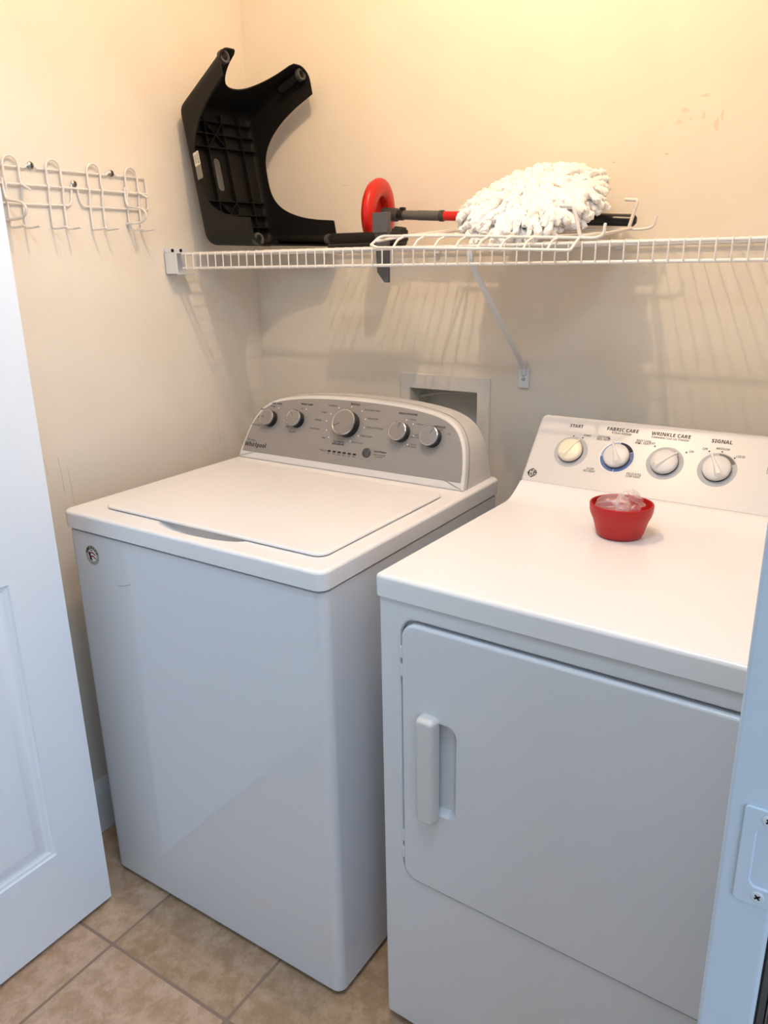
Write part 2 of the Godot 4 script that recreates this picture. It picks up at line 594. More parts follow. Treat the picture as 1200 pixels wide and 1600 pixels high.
func washer() -> void:
	var t := thing("washing_machine", "white top-loading washing machine with grey control panel, on the tiles left of the dryer", "washing machine", Transform3D(Basis(Vector3.UP, -0.0033), Vector3(WX, 0, WZ)))
	var lay := Basis(Vector3.RIGHT, -PI / 2)     # outline x, y -> world x, -z; height -> y
	var body := MB.new()
	body.prism(MB.rrect(0.004, 0.006, WW - 0.004, 0.69, 0.021, 8), 0.0125, WY - 0.0415, 0.005, 0.002)
	body.moved(Transform3D(lay, Vector3(0, 0, 0)))
	put(t, "body", body.mesh(), M.enamel)
	var gap := MB.new()
	gap.prism(MB.rrect(0.008, 0.010, WW - 0.008, 0.686, 0.02, 6), WY - 0.043, WY - 0.034)
	gap.moved(Transform3D(lay, Vector3.ZERO))
	put(t, "seam", gap.mesh(), M.seam)
	# deck: rounded edges, and a scooped finger hold at the front of the lid
	var o := MB.rrect(0.0, 0.0, WW, 0.692, 0.022, 10)
	var dense := PackedVector2Array()
	for i in o.size():
		var a := o[i]
		var b := o[(i + 1) % o.size()]
		var n := maxi(1, int(a.distance_to(b) / 0.006))
		for k in n: dense.append(a.lerp(b, float(k) / n))
	var loops := []
	loops.append(MB.lift(MB.inset(dense, 0.003), WY - 0.0375))
	loops.append(MB.lift(MB.inset(dense, 0.0005), WY - 0.036))
	for i in 6:
		var u := PI / 2 * i / 5
		loops.append(MB.lift(MB.inset(dense, 0.007 * (1.0 - cos(u))), WY - 0.007 * (1.0 - sin(u))))
	var ring := MB.inset(dense, 0.007)
	var mid := Vector2(WW / 2, 0.3)
	for i in range(1, 60):
		var l := PackedVector3Array()
		var f := 1.0 - (i * 0.0075 if i < 42 else 0.315 + (i - 42) * 0.0372)
		for p in ring:
			var q := mid + (p - mid) * f
			var e := Vector2((q.x - 0.361) / 0.116, (q.y - 0.056) / 0.030)
			var h := -0.021 * pow(maxf(0.0, 1.0 - e.length_squared()), 0.75)
			l.append(Vector3(q.x, q.y, WY + h))
		loops.append(l)
	var deck := MB.new()
	deck.skin(loops)
	deck.fan(loops[-1])
	deck.moved(Transform3D(lay, Vector3.ZERO))
	put(t, "deck", deck.mesh(50), M.enamel_soft)
	# lid
	var lid := MB.new()
	var lo := MB.rrect(0.074, 0.053, 0.659, 0.488, 0.022, 8)
	lid.prism(lo, WY + 0.0020, WY + 0.0075, 0.0035, 0.001, 4)
	lid.moved(Transform3D(lay, Vector3.ZERO))
	put(t, "lid", lid.mesh(), M.enamel_soft)
	var under := MB.new()
	under.prism(MB.inset(lo, 0.040), WY - 0.001, WY + 0.003)
	under.moved(Transform3D(lay, Vector3.ZERO))
	put(t, "lid_gasket", under.mesh(), M.dial)
	for q in [[0.05, 0.05], [0.65, 0.05], [0.05, 0.64], [0.65, 0.64]]:
		var f := MB.new()
		f.lathe(PackedVector2Array([Vector2(0.016, 0), Vector2(0.018, 0.004), Vector2(0.01, 0.013)]), 16)
		put(t, "foot", f.mesh(), M.foot, at(q[0], 0, -q[1]))
	# console housing: the D pushed straight back from the slanted face
	var tilt := deg_to_rad(26)
	var up := Vector3(0, cos(tilt), -sin(tilt))
	var fo := Vector3(0, WY, FACE_LZ)
	var d := d_outline()
	var hl := []
	var specs := [[0.0, 0.0, 1.0], [0.0, 0.0, 0.0], [0.0015, -0.0, 0.0]]
	var back := -0.680
	var rows := []
	for k in [[0.0, 0.012, true], [0.0, 0.004, true], [0.0015, 0.0015, true], [0.004, 0.0, true], [0.0055, 0.0, true]]:
		rows.append(k)
	var front_loops := []
	for k in rows:
		var l := PackedVector3Array()
		for p in MB.inset(d, k[0]):
			l.append(fo + Vector3(p.x, 0, 0) + up * p.y + Vector3(0, 0, -k[1]))
		front_loops.append(l)
	var bl := PackedVector3Array()
	var bl2 := PackedVector3Array()
	for p in d:
		var w := fo + Vector3(p.x, 0, 0) + up * p.y
		bl.append(Vector3(w.x, w.y, back + 0.004))
	for p in MB.inset(d, 0.004):
		var w := fo + Vector3(p.x, 0, 0) + up * p.y
		bl2.append(Vector3(w.x, w.y, back))
	var all := [bl2, bl]
	all.append_array(front_loops)
	var hs := MB.new()
	hs.skin(all)
	hs.fan(all[-1])
	hs.fan(all[0], true)
	var con := put(t, "console", hs.mesh(), M.plastic_white)
	var sm := MB.new()
	var sl := []
	for k in [[0.0, -0.0185], [0.0004, -0.0185], [0.0004, -0.0198], [0.0, -0.0198]]:
		var l := PackedVector3Array()
		for p in MB.inset(d, -k[1] * 0.0 - k[0]):
			l.append(fo + Vector3(p.x, 0, 0) + up * p.y + Vector3(0, 0, k[1]))
		sl.append(l)
	sm.skin(sl)
	put(con, "seam_line", sm.mesh(), M.button)
	# grey face let into the white rim
	var clean := PackedVector2Array()
	for p in MB.inset(d, 0.0075):
		if p.y >= 0.0195: clean.append(p)
	clean[0].y = 0.0195
	clean[-1].y = 0.0195
	var pm := MB.new()
	pm.prism(clean, -0.004, 0.0012, 0.0006, 0.0, 2)
	var F := Transform3D(Basis(Vector3.RIGHT, Vector3(0, cos(tilt), -sin(tilt)), Vector3(0, sin(tilt), cos(tilt))), fo)
	var panel := put(t, "control_panel", pm.mesh(), M.grey_panel, F)
	var z := 0.0013
	# knobs
	for k in [[0.088, 0.112, 0.0215, 0.020, 178.0], [0.176, 0.118, 0.0215, 0.020, 122.0], [0.335, 0.121, 0.033, 0.024, 203.0], [0.490, 0.116, 0.0235, 0.021, 82.0], [0.575, 0.113, 0.0235, 0.021, 62.0]]:
		var r: float = k[2]
		var h: float = k[3]
		var kb := put(t, "knob", disc(r, 0.0, h, 0.001).mesh(), M.knob_side, F * at(k[0], k[1], z))
		var rg := MB.new()
		var prof := PackedVector2Array([Vector2(r * 0.99, h - 0.004), Vector2(r * 1.01, h - 0.002), Vector2(r * 0.98, h + 0.0006), Vector2(r * 0.93, h + 0.0012), Vector2(r * 0.90, h + 0.0004)])
		rg.lathe(prof, 40, false)
		rg.moved(Transform3D(Basis(Vector3.RIGHT, PI / 2), Vector3.ZERO))
		put(kb, "knob_ring", rg.mesh(), M.chrome)
		put(kb, "knob_face", disc(r * 0.91, h - 0.001, h + 0.0006).mesh(), M.knob_face)
		var ml := MB.new()
		ml.box(Vector3(r * 0.28, -0.0007, h + 0.0004), Vector3(r * 0.86, 0.0007, h + 0.0010))
		put(kb, "pointer", ml.mesh(), M.ink_soft, Transform3D(Basis(Vector3.BACK, deg_to_rad(k[4])), Vector3.ZERO))
	put(t, "start_button", disc(0.0115, 0.0, 0.003, 0.001).mesh(), M.button, F * at(0.407, 0.0575, z))
	for i in 6:
		var b := MB.new()
		b.box(Vector3(-0.0045, -0.0022, 0), Vector3(0.0045, 0.0022, 0.0005))
		put(t, "indicator", b.mesh(), M.ink, F * at(0.297 + i * 0.0152, 0.0495, z))
	var dots := [[0.333, 0.166], [0.366, 0.158], [0.381, 0.139], [0.383, 0.118], [0.372, 0.096], [0.352, 0.081], [0.296, 0.160], [0.276, 0.143], [0.267, 0.124], [0.274, 0.101], [0.286, 0.084], [0.496, 0.148], [0.516, 0.140], [0.524, 0.112], [0.514, 0.090], [0.196, 0.148], [0.105, 0.143]]
	for q in dots:
		put(panel, "print_dot", disc(0.0016, 0.0011, 0.0015, 0.0, 12).mesh(), M.ink_white, at(q[0], q[1], 0))
	for w in [["SOIL LEVEL", 0.097, 0.1545, 0.0048, 1], ["WASH TEMP", 0.195, 0.1605, 0.0048, 1], ["Normal", 0.342, 0.1735, 0.0055, 1], ["WASH OPTIONS", 0.497, 0.1625, 0.0050, 1], ["PRESOAK", 0.587, 0.1400, 0.0050, 1],
			["Heavy", 0.085, 0.1465, 0.004, 0], ["Medium", 0.056, 0.136, 0.004, 0], ["Light", 0.048, 0.114, 0.004, 0], ["Extra Light", 0.042, 0.092, 0.004, 0],
			["Hot", 0.182, 0.149, 0.004, 0], ["Warm", 0.160, 0.143, 0.004, 0], ["Cool", 0.144, 0.120, 0.004, 0], ["Cold", 0.148, 0.097, 0.004, 0], ["Tap Cold", 0.166, 0.086, 0.004, 0],
			["Cold Wash", 0.276, 0.164, 0.0042, 0], ["Casual", 0.253, 0.145, 0.0042, 0], ["Delicate", 0.241, 0.124, 0.0042, 0], ["Quick Wash", 0.236, 0.101, 0.0042, 0], ["Soak", 0.270, 0.081, 0.0042, 0],
			["Deep Water Wash", 0.395, 0.1625, 0.0042, 0], ["Heavy Duty", 0.402, 0.142, 0.0042, 0], ["Bulky Items/Sheets", 0.414, 0.120, 0.0042, 0], ["Drain & Spin", 0.395, 0.0975, 0.0042, 0], ["Rinse & Spin", 0.374, 0.079, 0.0042, 0], ["Clean Washer", 0.318, 0.0755, 0.0040, 0], ["with affresh", 0.318, 0.0695, 0.0044, 1],
			["1 Rinse", 0.512, 0.1505, 0.004, 0], ["2 Rinses", 0.534, 0.141, 0.004, 0], ["1 Rinse", 0.533, 0.115, 0.004, 0], ["with softener", 0.532, 0.109, 0.0034, 0], ["2 Rinses", 0.527, 0.092, 0.004, 0], ["with softener", 0.525, 0.086, 0.0034, 0],
			["Off", 0.592, 0.1335, 0.004, 0], ["On", 0.615, 0.1265, 0.004, 0],
			["Progress", 0.278, 0.0495, 0.0042, 0], ["Start/Pause", 0.444, 0.0640, 0.0046, 1], ["Hold 3 seconds", 0.444, 0.0565, 0.0036, 0], ["to cancel", 0.444, 0.0515, 0.0036, 0],
			["6th Sense", 0.040, 0.0505, 0.0046, 0], ["Whirlpool", 0.057, 0.0385, 0.0112, 0]]:
		words(panel, w[0], at(w[1], w[2], 0.0013), w[3], M.ink if w[4] or w[3] > 0.009 else M.ink_soft, "sans", w[4] == 1 or w[0] == "Whirlpool")
	for i in 6:
		words(panel, ["Fill", "Soak", "Wash", "Rinse", "Spin", "Done"][i], at(0.297 + i * 0.0152, 0.0435, 0.0013), 0.003, M.ink_soft)
	# round sticker on the front
	var st := put(t, "sticker", disc(0.0215, 0.0, 0.0006).mesh(), M.badge, at(0.0805, 0.8475, -0.0057))
	put(st, "sticker_field", disc(0.0135, 0.0004, 0.0008).mesh(), M.ink_white)
	var fl := MB.new()
	fl.prism(PackedVector2Array([Vector2(-0.012, 0.004), Vector2(-0.0085, -0.010), Vector2(-0.001, -0.0125), Vector2(-0.0035, -0.004), Vector2(-0.006, 0.006), Vector2(-0.009, 0.0085)]), 0.0007, 0.001)
	put(st, "sticker_flag", fl.mesh(), M.badge_blue)
	for q in [[0.0045, 0.0], [-0.0035, 0.0], [0.0105, -0.001]]:
		var b := MB.new()
		var y: float = q[0]
		b.prism(PackedVector2Array([Vector2(-0.006, y - 0.001), Vector2(0.002, y + 0.0005), Vector2(0.0105, y - 0.0045), Vector2(0.0105, y - 0.001), Vector2(0.003, y + 0.0035), Vector2(-0.006, y + 0.002)]) if y < 0.01 else PackedVector2Array([Vector2(-0.006, y - 0.001), Vector2(0.004, y - 0.0005), Vector2(0.001, y + 0.0015), Vector2(-0.005, y + 0.0012)]), 0.0007, 0.00105)
		put(st, "sticker_stripe", b.mesh(), M.badge_red)
	for i in 7:
		var a := deg_to_rad(90 + 69 - i * 23)
		words(st, "AMERICA"[i], Transform3D(Basis(Vector3.BACK, a - PI / 2), Vector3(cos(a) * 0.0173, sin(a) * 0.0173, 0.0008)), 0.0062, M.ink, "sans", true)
	var nick := MB.new()
	nick.tube(PackedVector3Array([Vector3(0.149, 0.7925, -0.006), Vector3(0.170, 0.797, -0.006), Vector3(0.192, 0.804, -0.006)]), 0.0008, 6)
	put(t, "scratch", nick.mesh(), M.dial)

# ---------------------------------------------------------------- dryer
const DX := 0.9402
const DZ := 0.8093
const DYT := 0.9508
const DW := 0.686

func dryer() -> void:
	var t := thing("clothes_dryer", "white front-loading clothes dryer with four dials, on the tiles right of the washer", "dryer", Transform3D(Basis(Vector3.UP, -0.0318), Vector3(DX, 0, DZ)))
	# body with a sunken front that the door closes into
	var doorc := Vector2(0.343, 0.62)
	var hole := MB.rrect(0.043, 0.369, 0.643, 0.882, 0.030, 10)
	var outer := MB.rrect(0.001, 0.018, DW - 0.001, 0.911, 0.006, 4)
	var an := MB.angles_of([hole, outer], doorc)
	var oc := MB.cast(outer, doorc, an)
	var hc := MB.cast(hole, doorc, an)
	var body := MB.new()
	var bl := [MB.lift(oc, -0.69), MB.lift(oc, -0.006), MB.lift(MB.inset(oc, 0.0018), -0.0018), MB.lift(MB.inset(oc, 0.006), 0.0)]
	for k in [[-0.004, 0.0], [-0.0012, -0.0012], [0.0, -0.004], [0.001, -0.013]]:
		bl.append(MB.lift(MB.inset(hc, k[0]), k[1]))
	body.skin(bl)
	body.fan(bl[-1])
	body.fan(bl[0], true)
	put(t, "body", body.mesh(), M.enamel)
	# door
	var dout := MB.rrect(0.0465, 0.3725, 0.6395, 0.8765, 0.028, 10)
	var pocket := MB.rrect(0.082, 0.536, 0.150, 0.712, 0.017, 8)
	var pc := Vector2(0.12, 0.62)
	var pa := MB.angles_of([dout, pocket], pc)
	var dc := MB.cast(dout, pc, pa)
	var pk := MB.cast(pocket, pc, pa)
	var dl := [MB.lift(dc, -0.010), MB.lift(dc, -0.001)]
	for i in 5:
		var u := PI / 2 * (i + 1) / 5
		dl.append(MB.lift(MB.inset(dc, 0.0055 * (1.0 - cos(u))), -0.001 + 0.0055 * sin(u)))
	dl.append(MB.lift(MB.inset(pk, -0.003), 0.0045))
	dl.append(MB.lift(MB.inset(pk, -0.0008), 0.0036))
	dl.append(MB.lift(MB.inset(pk, 0.0006), 0.001))
	dl.append(MB.lift(MB.inset(pk, 0.005), -0.0065))
	dl.append(MB.lift(MB.inset(pk, 0.010), -0.0085))
	var dm := MB.new()
	dm.skin(dl)
	dm.fan(dl[-1])
	dm.fan(dl[0], true)
	var door := put(t, "door", dm.mesh(), M.enamel)
	# grip: a bar that stands off the door over the pocket
	var hb := []
	var ho := MB.rrect(0.0825, 0.5205, 0.1195, 0.724, 0.010, 6)
	var hm := MB.new()
	for k in [[0.0, 0.0044], [0.0005, 0.014], [0.002, 0.020], [0.005, 0.0238], [0.0085, 0.025]]:
		hb.append(MB.lift(MB.inset(ho, k[0]), k[1]))
	hm.skin(hb)
	hm.fan(hb[-1]); hm.fan(hb[0], true)
	put(door, "handle", hm.mesh(50), M.plastic_white)
	for y in [0.8205, 0.7875, 0.4575, 0.422]:
		var h := MB.new()
		h.lathe(PackedVector2Array([Vector2(0.0042, -0.010), Vector2(0.0046, -0.007), Vector2(0.0046, 0.007), Vector2(0.0042, 0.010)]), 16)
		put(t, "hinge", h.mesh(), M.enamel, at(0.0448, y, -0.0015))
	# top with a rolled front edge, swept up at the back to meet the console
	var prof := PackedVector2Array()
	for q in [[-0.004, DYT - 0.0392], [0.004, DYT - 0.0385]]: prof.append(Vector2(q[0], q[1]))
	for i in 7:
		var a := PI / 2 * i / 6
		prof.append(Vector2(-0.003 + 0.008 * cos(a), DYT - 0.008 + 0.008 * sin(a)))
	prof.append(Vector2(-0.3, DYT))
	for i in 9:
		var f := i / 8.0
		prof.append(Vector2(-0.455 - 0.073 * f, DYT + 0.030 * f * f * (1.35 - 0.35 * f)))
	prof.append(Vector2(-0.690, DYT + 0.030))
	prof.append(Vector2(-0.690, DYT - 0.0392))
	var tp := MB.new()
	tp.prism(prof, 0.0, DW + 0.004, 0.006, 0.006, 4)
	tp.moved(Transform3D(Basis(Vector3(0, 0, 1), Vector3(0, 1, 0), Vector3(-1, 0, 0)), Vector3(DW + 0.002, 0, 0)))
	put(t, "top", tp.mesh(), M.enamel_soft)
	var gp := MB.new()
	gp.box(Vector3(0.004, 0.905, -0.68), Vector3(DW - 0.004, 0.915, -0.0035))
	put(t, "seam", gp.mesh(), M.seam)
	for q in [[0.05, 0.05], [0.63, 0.05], [0.05, 0.63], [0.63, 0.63]]:
		var f := MB.new()
		f.lathe(PackedVector2Array([Vector2(0.017, 0), Vector2(0.019, 0.004), Vector2(0.01, 0.02)]), 16)
		put(t, "foot", f.mesh(), M.foot, at(q[0], 0, -q[1]))
	# console leaning back 40 degrees
	var tilt := deg_to_rad(40)
	var F := Transform3D(Basis(Vector3.RIGHT, Vector3(0, cos(tilt), -sin(tilt)), Vector3(0, sin(tilt), cos(tilt))), Vector3(0, 0.98, -0.528))
	var cm := MB.new()
	cm.prism(MB.rrect(-0.001, -0.004, DW + 0.001, 0.1635, 0.014, 6), -0.045, 0.0, 0.006)
	var con := put(t, "console", cm.mesh(), M.console, F)
	var ln := MB.new()
	ln.box(Vector3(0.0, -0.0012, -0.003), Vector3(DW, 0.0006, 0.0006))
	put(con, "seam_line", ln.mesh(), M.ink_soft)
	var rear := MB.new()
	rear.prism(PackedVector2Array([Vector2(-0.690, 0.97), Vector2(-0.56, 0.97), Vector2(-0.655, 1.085), Vector2(-0.690, 1.085)]), 0.004, DW - 0.004)
	rear.moved(Transform3D(Basis(Vector3(0, 0, 1), Vector3(0, 1, 0), Vector3(-1, 0, 0)), Vector3(DW, 0, 0)))
	put(con, "back_cover", rear.mesh(), M.dial, F.affine_inverse())
	var xs := [0.088, 0.186, 0.281, 0.378]
	var turn := [-32.0, 26.0, -47.0, 29.0]
	for i in 4:
		var c := at(xs[i], 0.080, 0.0)
		var r := 0.0355 if i != 1 else 0.0362
		var dial := put(t, "dial", disc(r, 0.0, 0.0006, 0.0, 56).mesh(), M.dial if i != 1 else M.ink_white, F * c)
		if i == 1:
			for s in [[-62.0, 0.5, M.navy], [-2.0, -62.0, M.navy], [-178.0, -64.0, M.blue], [-268.0, -180.0, M.blue], [-358.0, -270.0, M.paleblue]]:
				put(dial, "dial_band", arc(0.0335, 0.024, 90 + minf(s[0], s[1]) + 0.0, 90 + maxf(s[0], s[1])).mesh(), s[2])
		if i == 3:
			put(dial, "dial_band", arc(0.0335, 0.027, 90 - 62, 90 + 4).mesh(), M.dark_dial)
		var km := disc(0.0262, 0.0, 0.004, 0.0006)
		var kb := put(t, "knob", km.mesh(), M.button, F * c * at(0, 0, 0.0006))
		var cap := MB.new()
		var kp := PackedVector2Array([Vector2(0.0257, 0.0035), Vector2(0.0257, 0.0085), Vector2(0.0245, 0.0108), Vector2(0.021, 0.0125), Vector2(0.012, 0.0138), Vector2(0.001, 0.0142)])
		cap.lathe(kp, 44)
		cap.moved(Transform3D(Basis(Vector3.RIGHT, PI / 2), Vector3.ZERO))
		put(kb, "knob_cap", cap.mesh(), M.ivory if i == 0 else M.plastic_white)
		# tapered grip ridge, wide at the heel and pointed at the mark
		var g := MB.new()
		var gl := []
		for j in 9:
			var f := j / 8.0
			var y := lerpf(-0.0235, 0.0300, f)
			var hw := lerpf(0.0105, 0.0022, f)
			var top := lerpf(0.0185, 0.0135, f) if f > 0.08 else 0.013
			gl.append(PackedVector3Array([Vector3(-hw, y, 0.006), Vector3(hw, y, 0.006), Vector3(hw * 0.86, y, top * 0.8), Vector3(hw * 0.35, y, top), Vector3(-hw * 0.35, y, top), Vector3(-hw * 0.86, y, top * 0.8)]))
		g.skin(gl)
		g.fan(gl[-1]); g.fan(gl[0])
		var grip := put(kb, "grip", g.mesh(30), M.ivory if i == 0 else M.plastic_white, Transform3D(Basis(Vector3.BACK, deg_to_rad(turn[i])), Vector3.ZERO))
	var inkdots := [[0.0835, 0.1165], [0.104, 0.1145], [0.2215, 0.1165], [0.159, 0.120], [0.2535, 0.1140], [0.3155, 0.1085], [0.356, 0.1165], [0.379, 0.1185], [0.4035, 0.1085]]
	for q in inkdots:
		put(con, "print_dot", disc(0.0015, 0.0, 0.0008, 0.0, 10).mesh(), M.ink, at(q[0], q[1], 0))
	for w in [["START", 0.083, 0.1405, 0.0072, 1], ["FABRIC CARE", 0.181, 0.1425, 0.0076, 1], ["4 Heat Settings", 0.181, 0.1345, 0.0042, 0], ["WRINKLE CARE", 0.278, 0.1425, 0.0076, 1], ["Extended Cool Air Tumble", 0.278, 0.1345, 0.0042, 0], ["SIGNAL", 0.374, 0.1400, 0.0076, 1],
			["START", 0.112, 0.121, 0.0042, 0], ["COTTONS", 0.147, 0.1215, 0.0044, 0], ["REG. HEAT", 0.148, 0.116, 0.0044, 0], ["EASY CARE", 0.229, 0.123, 0.0044, 0], ["MED. HEAT", 0.228, 0.1175, 0.0044, 0], ["FLUFF", 0.140, 0.0465, 0.0044, 0], ["NO HEAT", 0.139, 0.041, 0.0044, 0], ["DELICATES", 0.229, 0.0475, 0.0044, 0], ["LOW HEAT", 0.229, 0.042, 0.0044, 0],
			["OFF", 0.2475, 0.1195, 0.0044, 0], ["ON", 0.3245, 0.1115, 0.0044, 0], ["OFF", 0.3475, 0.1205, 0.0044, 0], ["MEDIUM", 0.379, 0.1245, 0.0044, 0], ["LOUD", 0.413, 0.1125, 0.0044, 0]]:
		words(con, w[0], at(w[1], w[2], 0.0003), w[3], M.ink, "serif" if w[0].begins_with("4 ") or w[0].begins_with("Ext") else "sans", w[4] == 1)
	var bx := MB.new()
	for q in [[0.463, 0.085, 0.4638, 0.108], [0.463, 0.1074, 0.49, 0.108], [0.463, 0.085, 0.49, 0.0856], [0.489, 0.085, 0.49, 0.108]]:
		bx.box(Vector3(q[0], q[1], 0), Vector3(q[2], q[3], 0.0004))
	put(con, "print_frame", bx.mesh(), M.ink_soft)
	# round monogram
	var lg := MB.new()
	lg.add(arc(0.0092, 0.0078, 20, 70)).add(arc(0.0092, 0.0078, 110, 160)).add(arc(0.0092, 0.0078, 200, 250)).add(arc(0.0092, 0.0078, 290, 340))
	for i in 4:
		var a := TAU * i / 4
		var cc := Vector2(cos(a), sin(a))
		lg.add(arc(0.0028, 0.0014, rad_to_deg(a) - 60, rad_to_deg(a) + 190).moved(at(cc.x * 0.0078, cc.y * 0.0078, 0)))
	put(con, "logo", lg.mesh(), M.ink, at(0.0205, 0.0195, 0))
	words(con, "GE", at(0.0205, 0.0195, 0.0004), 0.0095, M.ink, "serif", true, "logo_letters")

func arc(r1: float, r0: float, a0: float, a1: float) -> MB:
	var o := PackedVector2Array()
	var n := maxi(4, int((a1 - a0) / 6.0))
	for i in n + 1:
		var a := deg_to_rad(lerpf(a0, a1, float(i) / n))
		o.append(Vector2(cos(a), sin(a)) * r1)
	for i in n + 1:
		var a := deg_to_rad(lerpf(a1, a0, float(i) / n))
		o.append(Vector2(cos(a), sin(a)) * r0)
	var m := MB.new()
	m.prism(o, 0.0005, 0.0010)
	return m

# ---------------------------------------------------------------- wire shelf
const SY := 1.4558
const SD := 0.3297

func shelf() -> void:
	var t := thing("wire_shelf", "long white wire shelf fixed across the back wall above the washer and dryer", "shelf", at(0.83, SY, 0.0))
	for q in [[SY - 0.0035, SD, 0.0035], [SY - 0.0367, SD + 0.001, 0.0033], [SY - 0.005, 0.175, 0.003], [SY - 0.005, 0.010, 0.003]]:
		var b := MB.new()
		b.tube(PackedVector3Array([Vector3(0.050, q[0], q[1]), Vector3(0.8, q[0], q[1]), Vector3(RX - 0.004, q[0], q[1])]), q[2], 10)
		world(t, "rod", b, M.wire)
	var cw := MB.new()
	cw.tube(fillet(PackedVector3Array([Vector3(0, SY, 0.006), Vector3(0, SY, 0.15), Vector3(0, SY + 0.0005, SD - 0.004), Vector3(0, SY - 0.001, SD + 0.0045), Vector3(0, SY - 0.0385, SD + 0.0050)]), 0.004, 3), 0.00155, 6)
	var cm := cw.mesh(60)
	var inv := t.transform.affine_inverse()
	for i in 63:
		put(t, "cross_wire", cm, M.wire, inv * at(0.0655 + i * 0.0254, 0, 0))
	# end bracket screwed to the side wall
	var e := MB.new()
	e.prism(MB.rrect(-0.052, -0.066, 0.012, -0.002, 0.004, 3), 0.0, 0.003, 0.001)
	e.moved(Transform3D(Basis(Vector3(0, 0, -1), Vector3(0, 1, 0), Vector3(1, 0, 0)), Vector3(0.0005, SY + 0.012, 0.288)))
	e.box(Vector3(0.0005, SY + 0.001, 0.276), Vector3(0.012, SY + 0.013, 0.345), 0.003)
	e.box(Vector3(0.002, SY - 0.052, 0.342), Vector3(0.044, SY + 0.002, 0.346), 0.0015)
	e.box(Vector3(0.002, SY - 0.052, 0.285), Vector3(0.044, SY - 0.048, 0.346), 0.0015)
	e.box(Vector3(0.002, SY - 0.052, 0.283), Vector3(0.0055, SY + 0.002, 0.346), 0.0015)
	e.box(Vector3(0.002, SY - 0.001, 0.300), Vector3(0.044, SY + 0.002, 0.346), 0.0012)
	var eb := world(t, "end_bracket", e, M.bracket)
	for z in [0.327, 0.299]:
		var s := disc(0.0042, 0.0, 0.0022, 0.0006, 16).moved(Transform3D(Basis(Vector3.UP, PI / 2), Vector3(0.0118, SY + 0.0065, z)))
		put(eb, "screw", s.mesh(), M.hole)
	# slanting support brace with a foot on the wall
	var b := MB.new()
	b.tube(fillet(PackedVector3Array([Vector3(0.851, SY - 0.004, SD - 0.004), Vector3(0.851, SY - 0.030, SD - 0.004), Vector3(0.8385, 1.178, 0.010), Vector3(0.8385, 1.160, 0.006)]), 0.015), 0.0062, 10)
	b.tube(PackedVector3Array([Vector3(0.838, 1.190, 0.004), Vector3(0.838, 1.170, 0.006), Vector3(0.838, 1.160, 0.006)]), 0.006, 8)
	var br := world(t, "support_brace", b, M.bracket)
	var f := MB.new()
	f.prism(MB.rrect(-0.0135, -0.024, 0.0135, 0.024, 0.004), 0.0005, 0.006, 0.0015)
	f.moved(at(0.838, 1.151, 0))
	put(br, "foot_plate", f.mesh(), M.bracket)
	put(br, "screw", disc(0.0042, 0.0, 0.0025, 0.001, 16).moved(at(0.838, 1.149, 0.006)).mesh(), M.steel)
	for x in [0.25, 0.60, 1.05, 1.40]:
		var c := MB.new()
		c.box(Vector3(x - 0.007, SY - 0.014, 0.0005), Vector3(x + 0.007, SY + 0.004, 0.014), 0.002)
		world(t, "wall_clip", c, M.bracket)

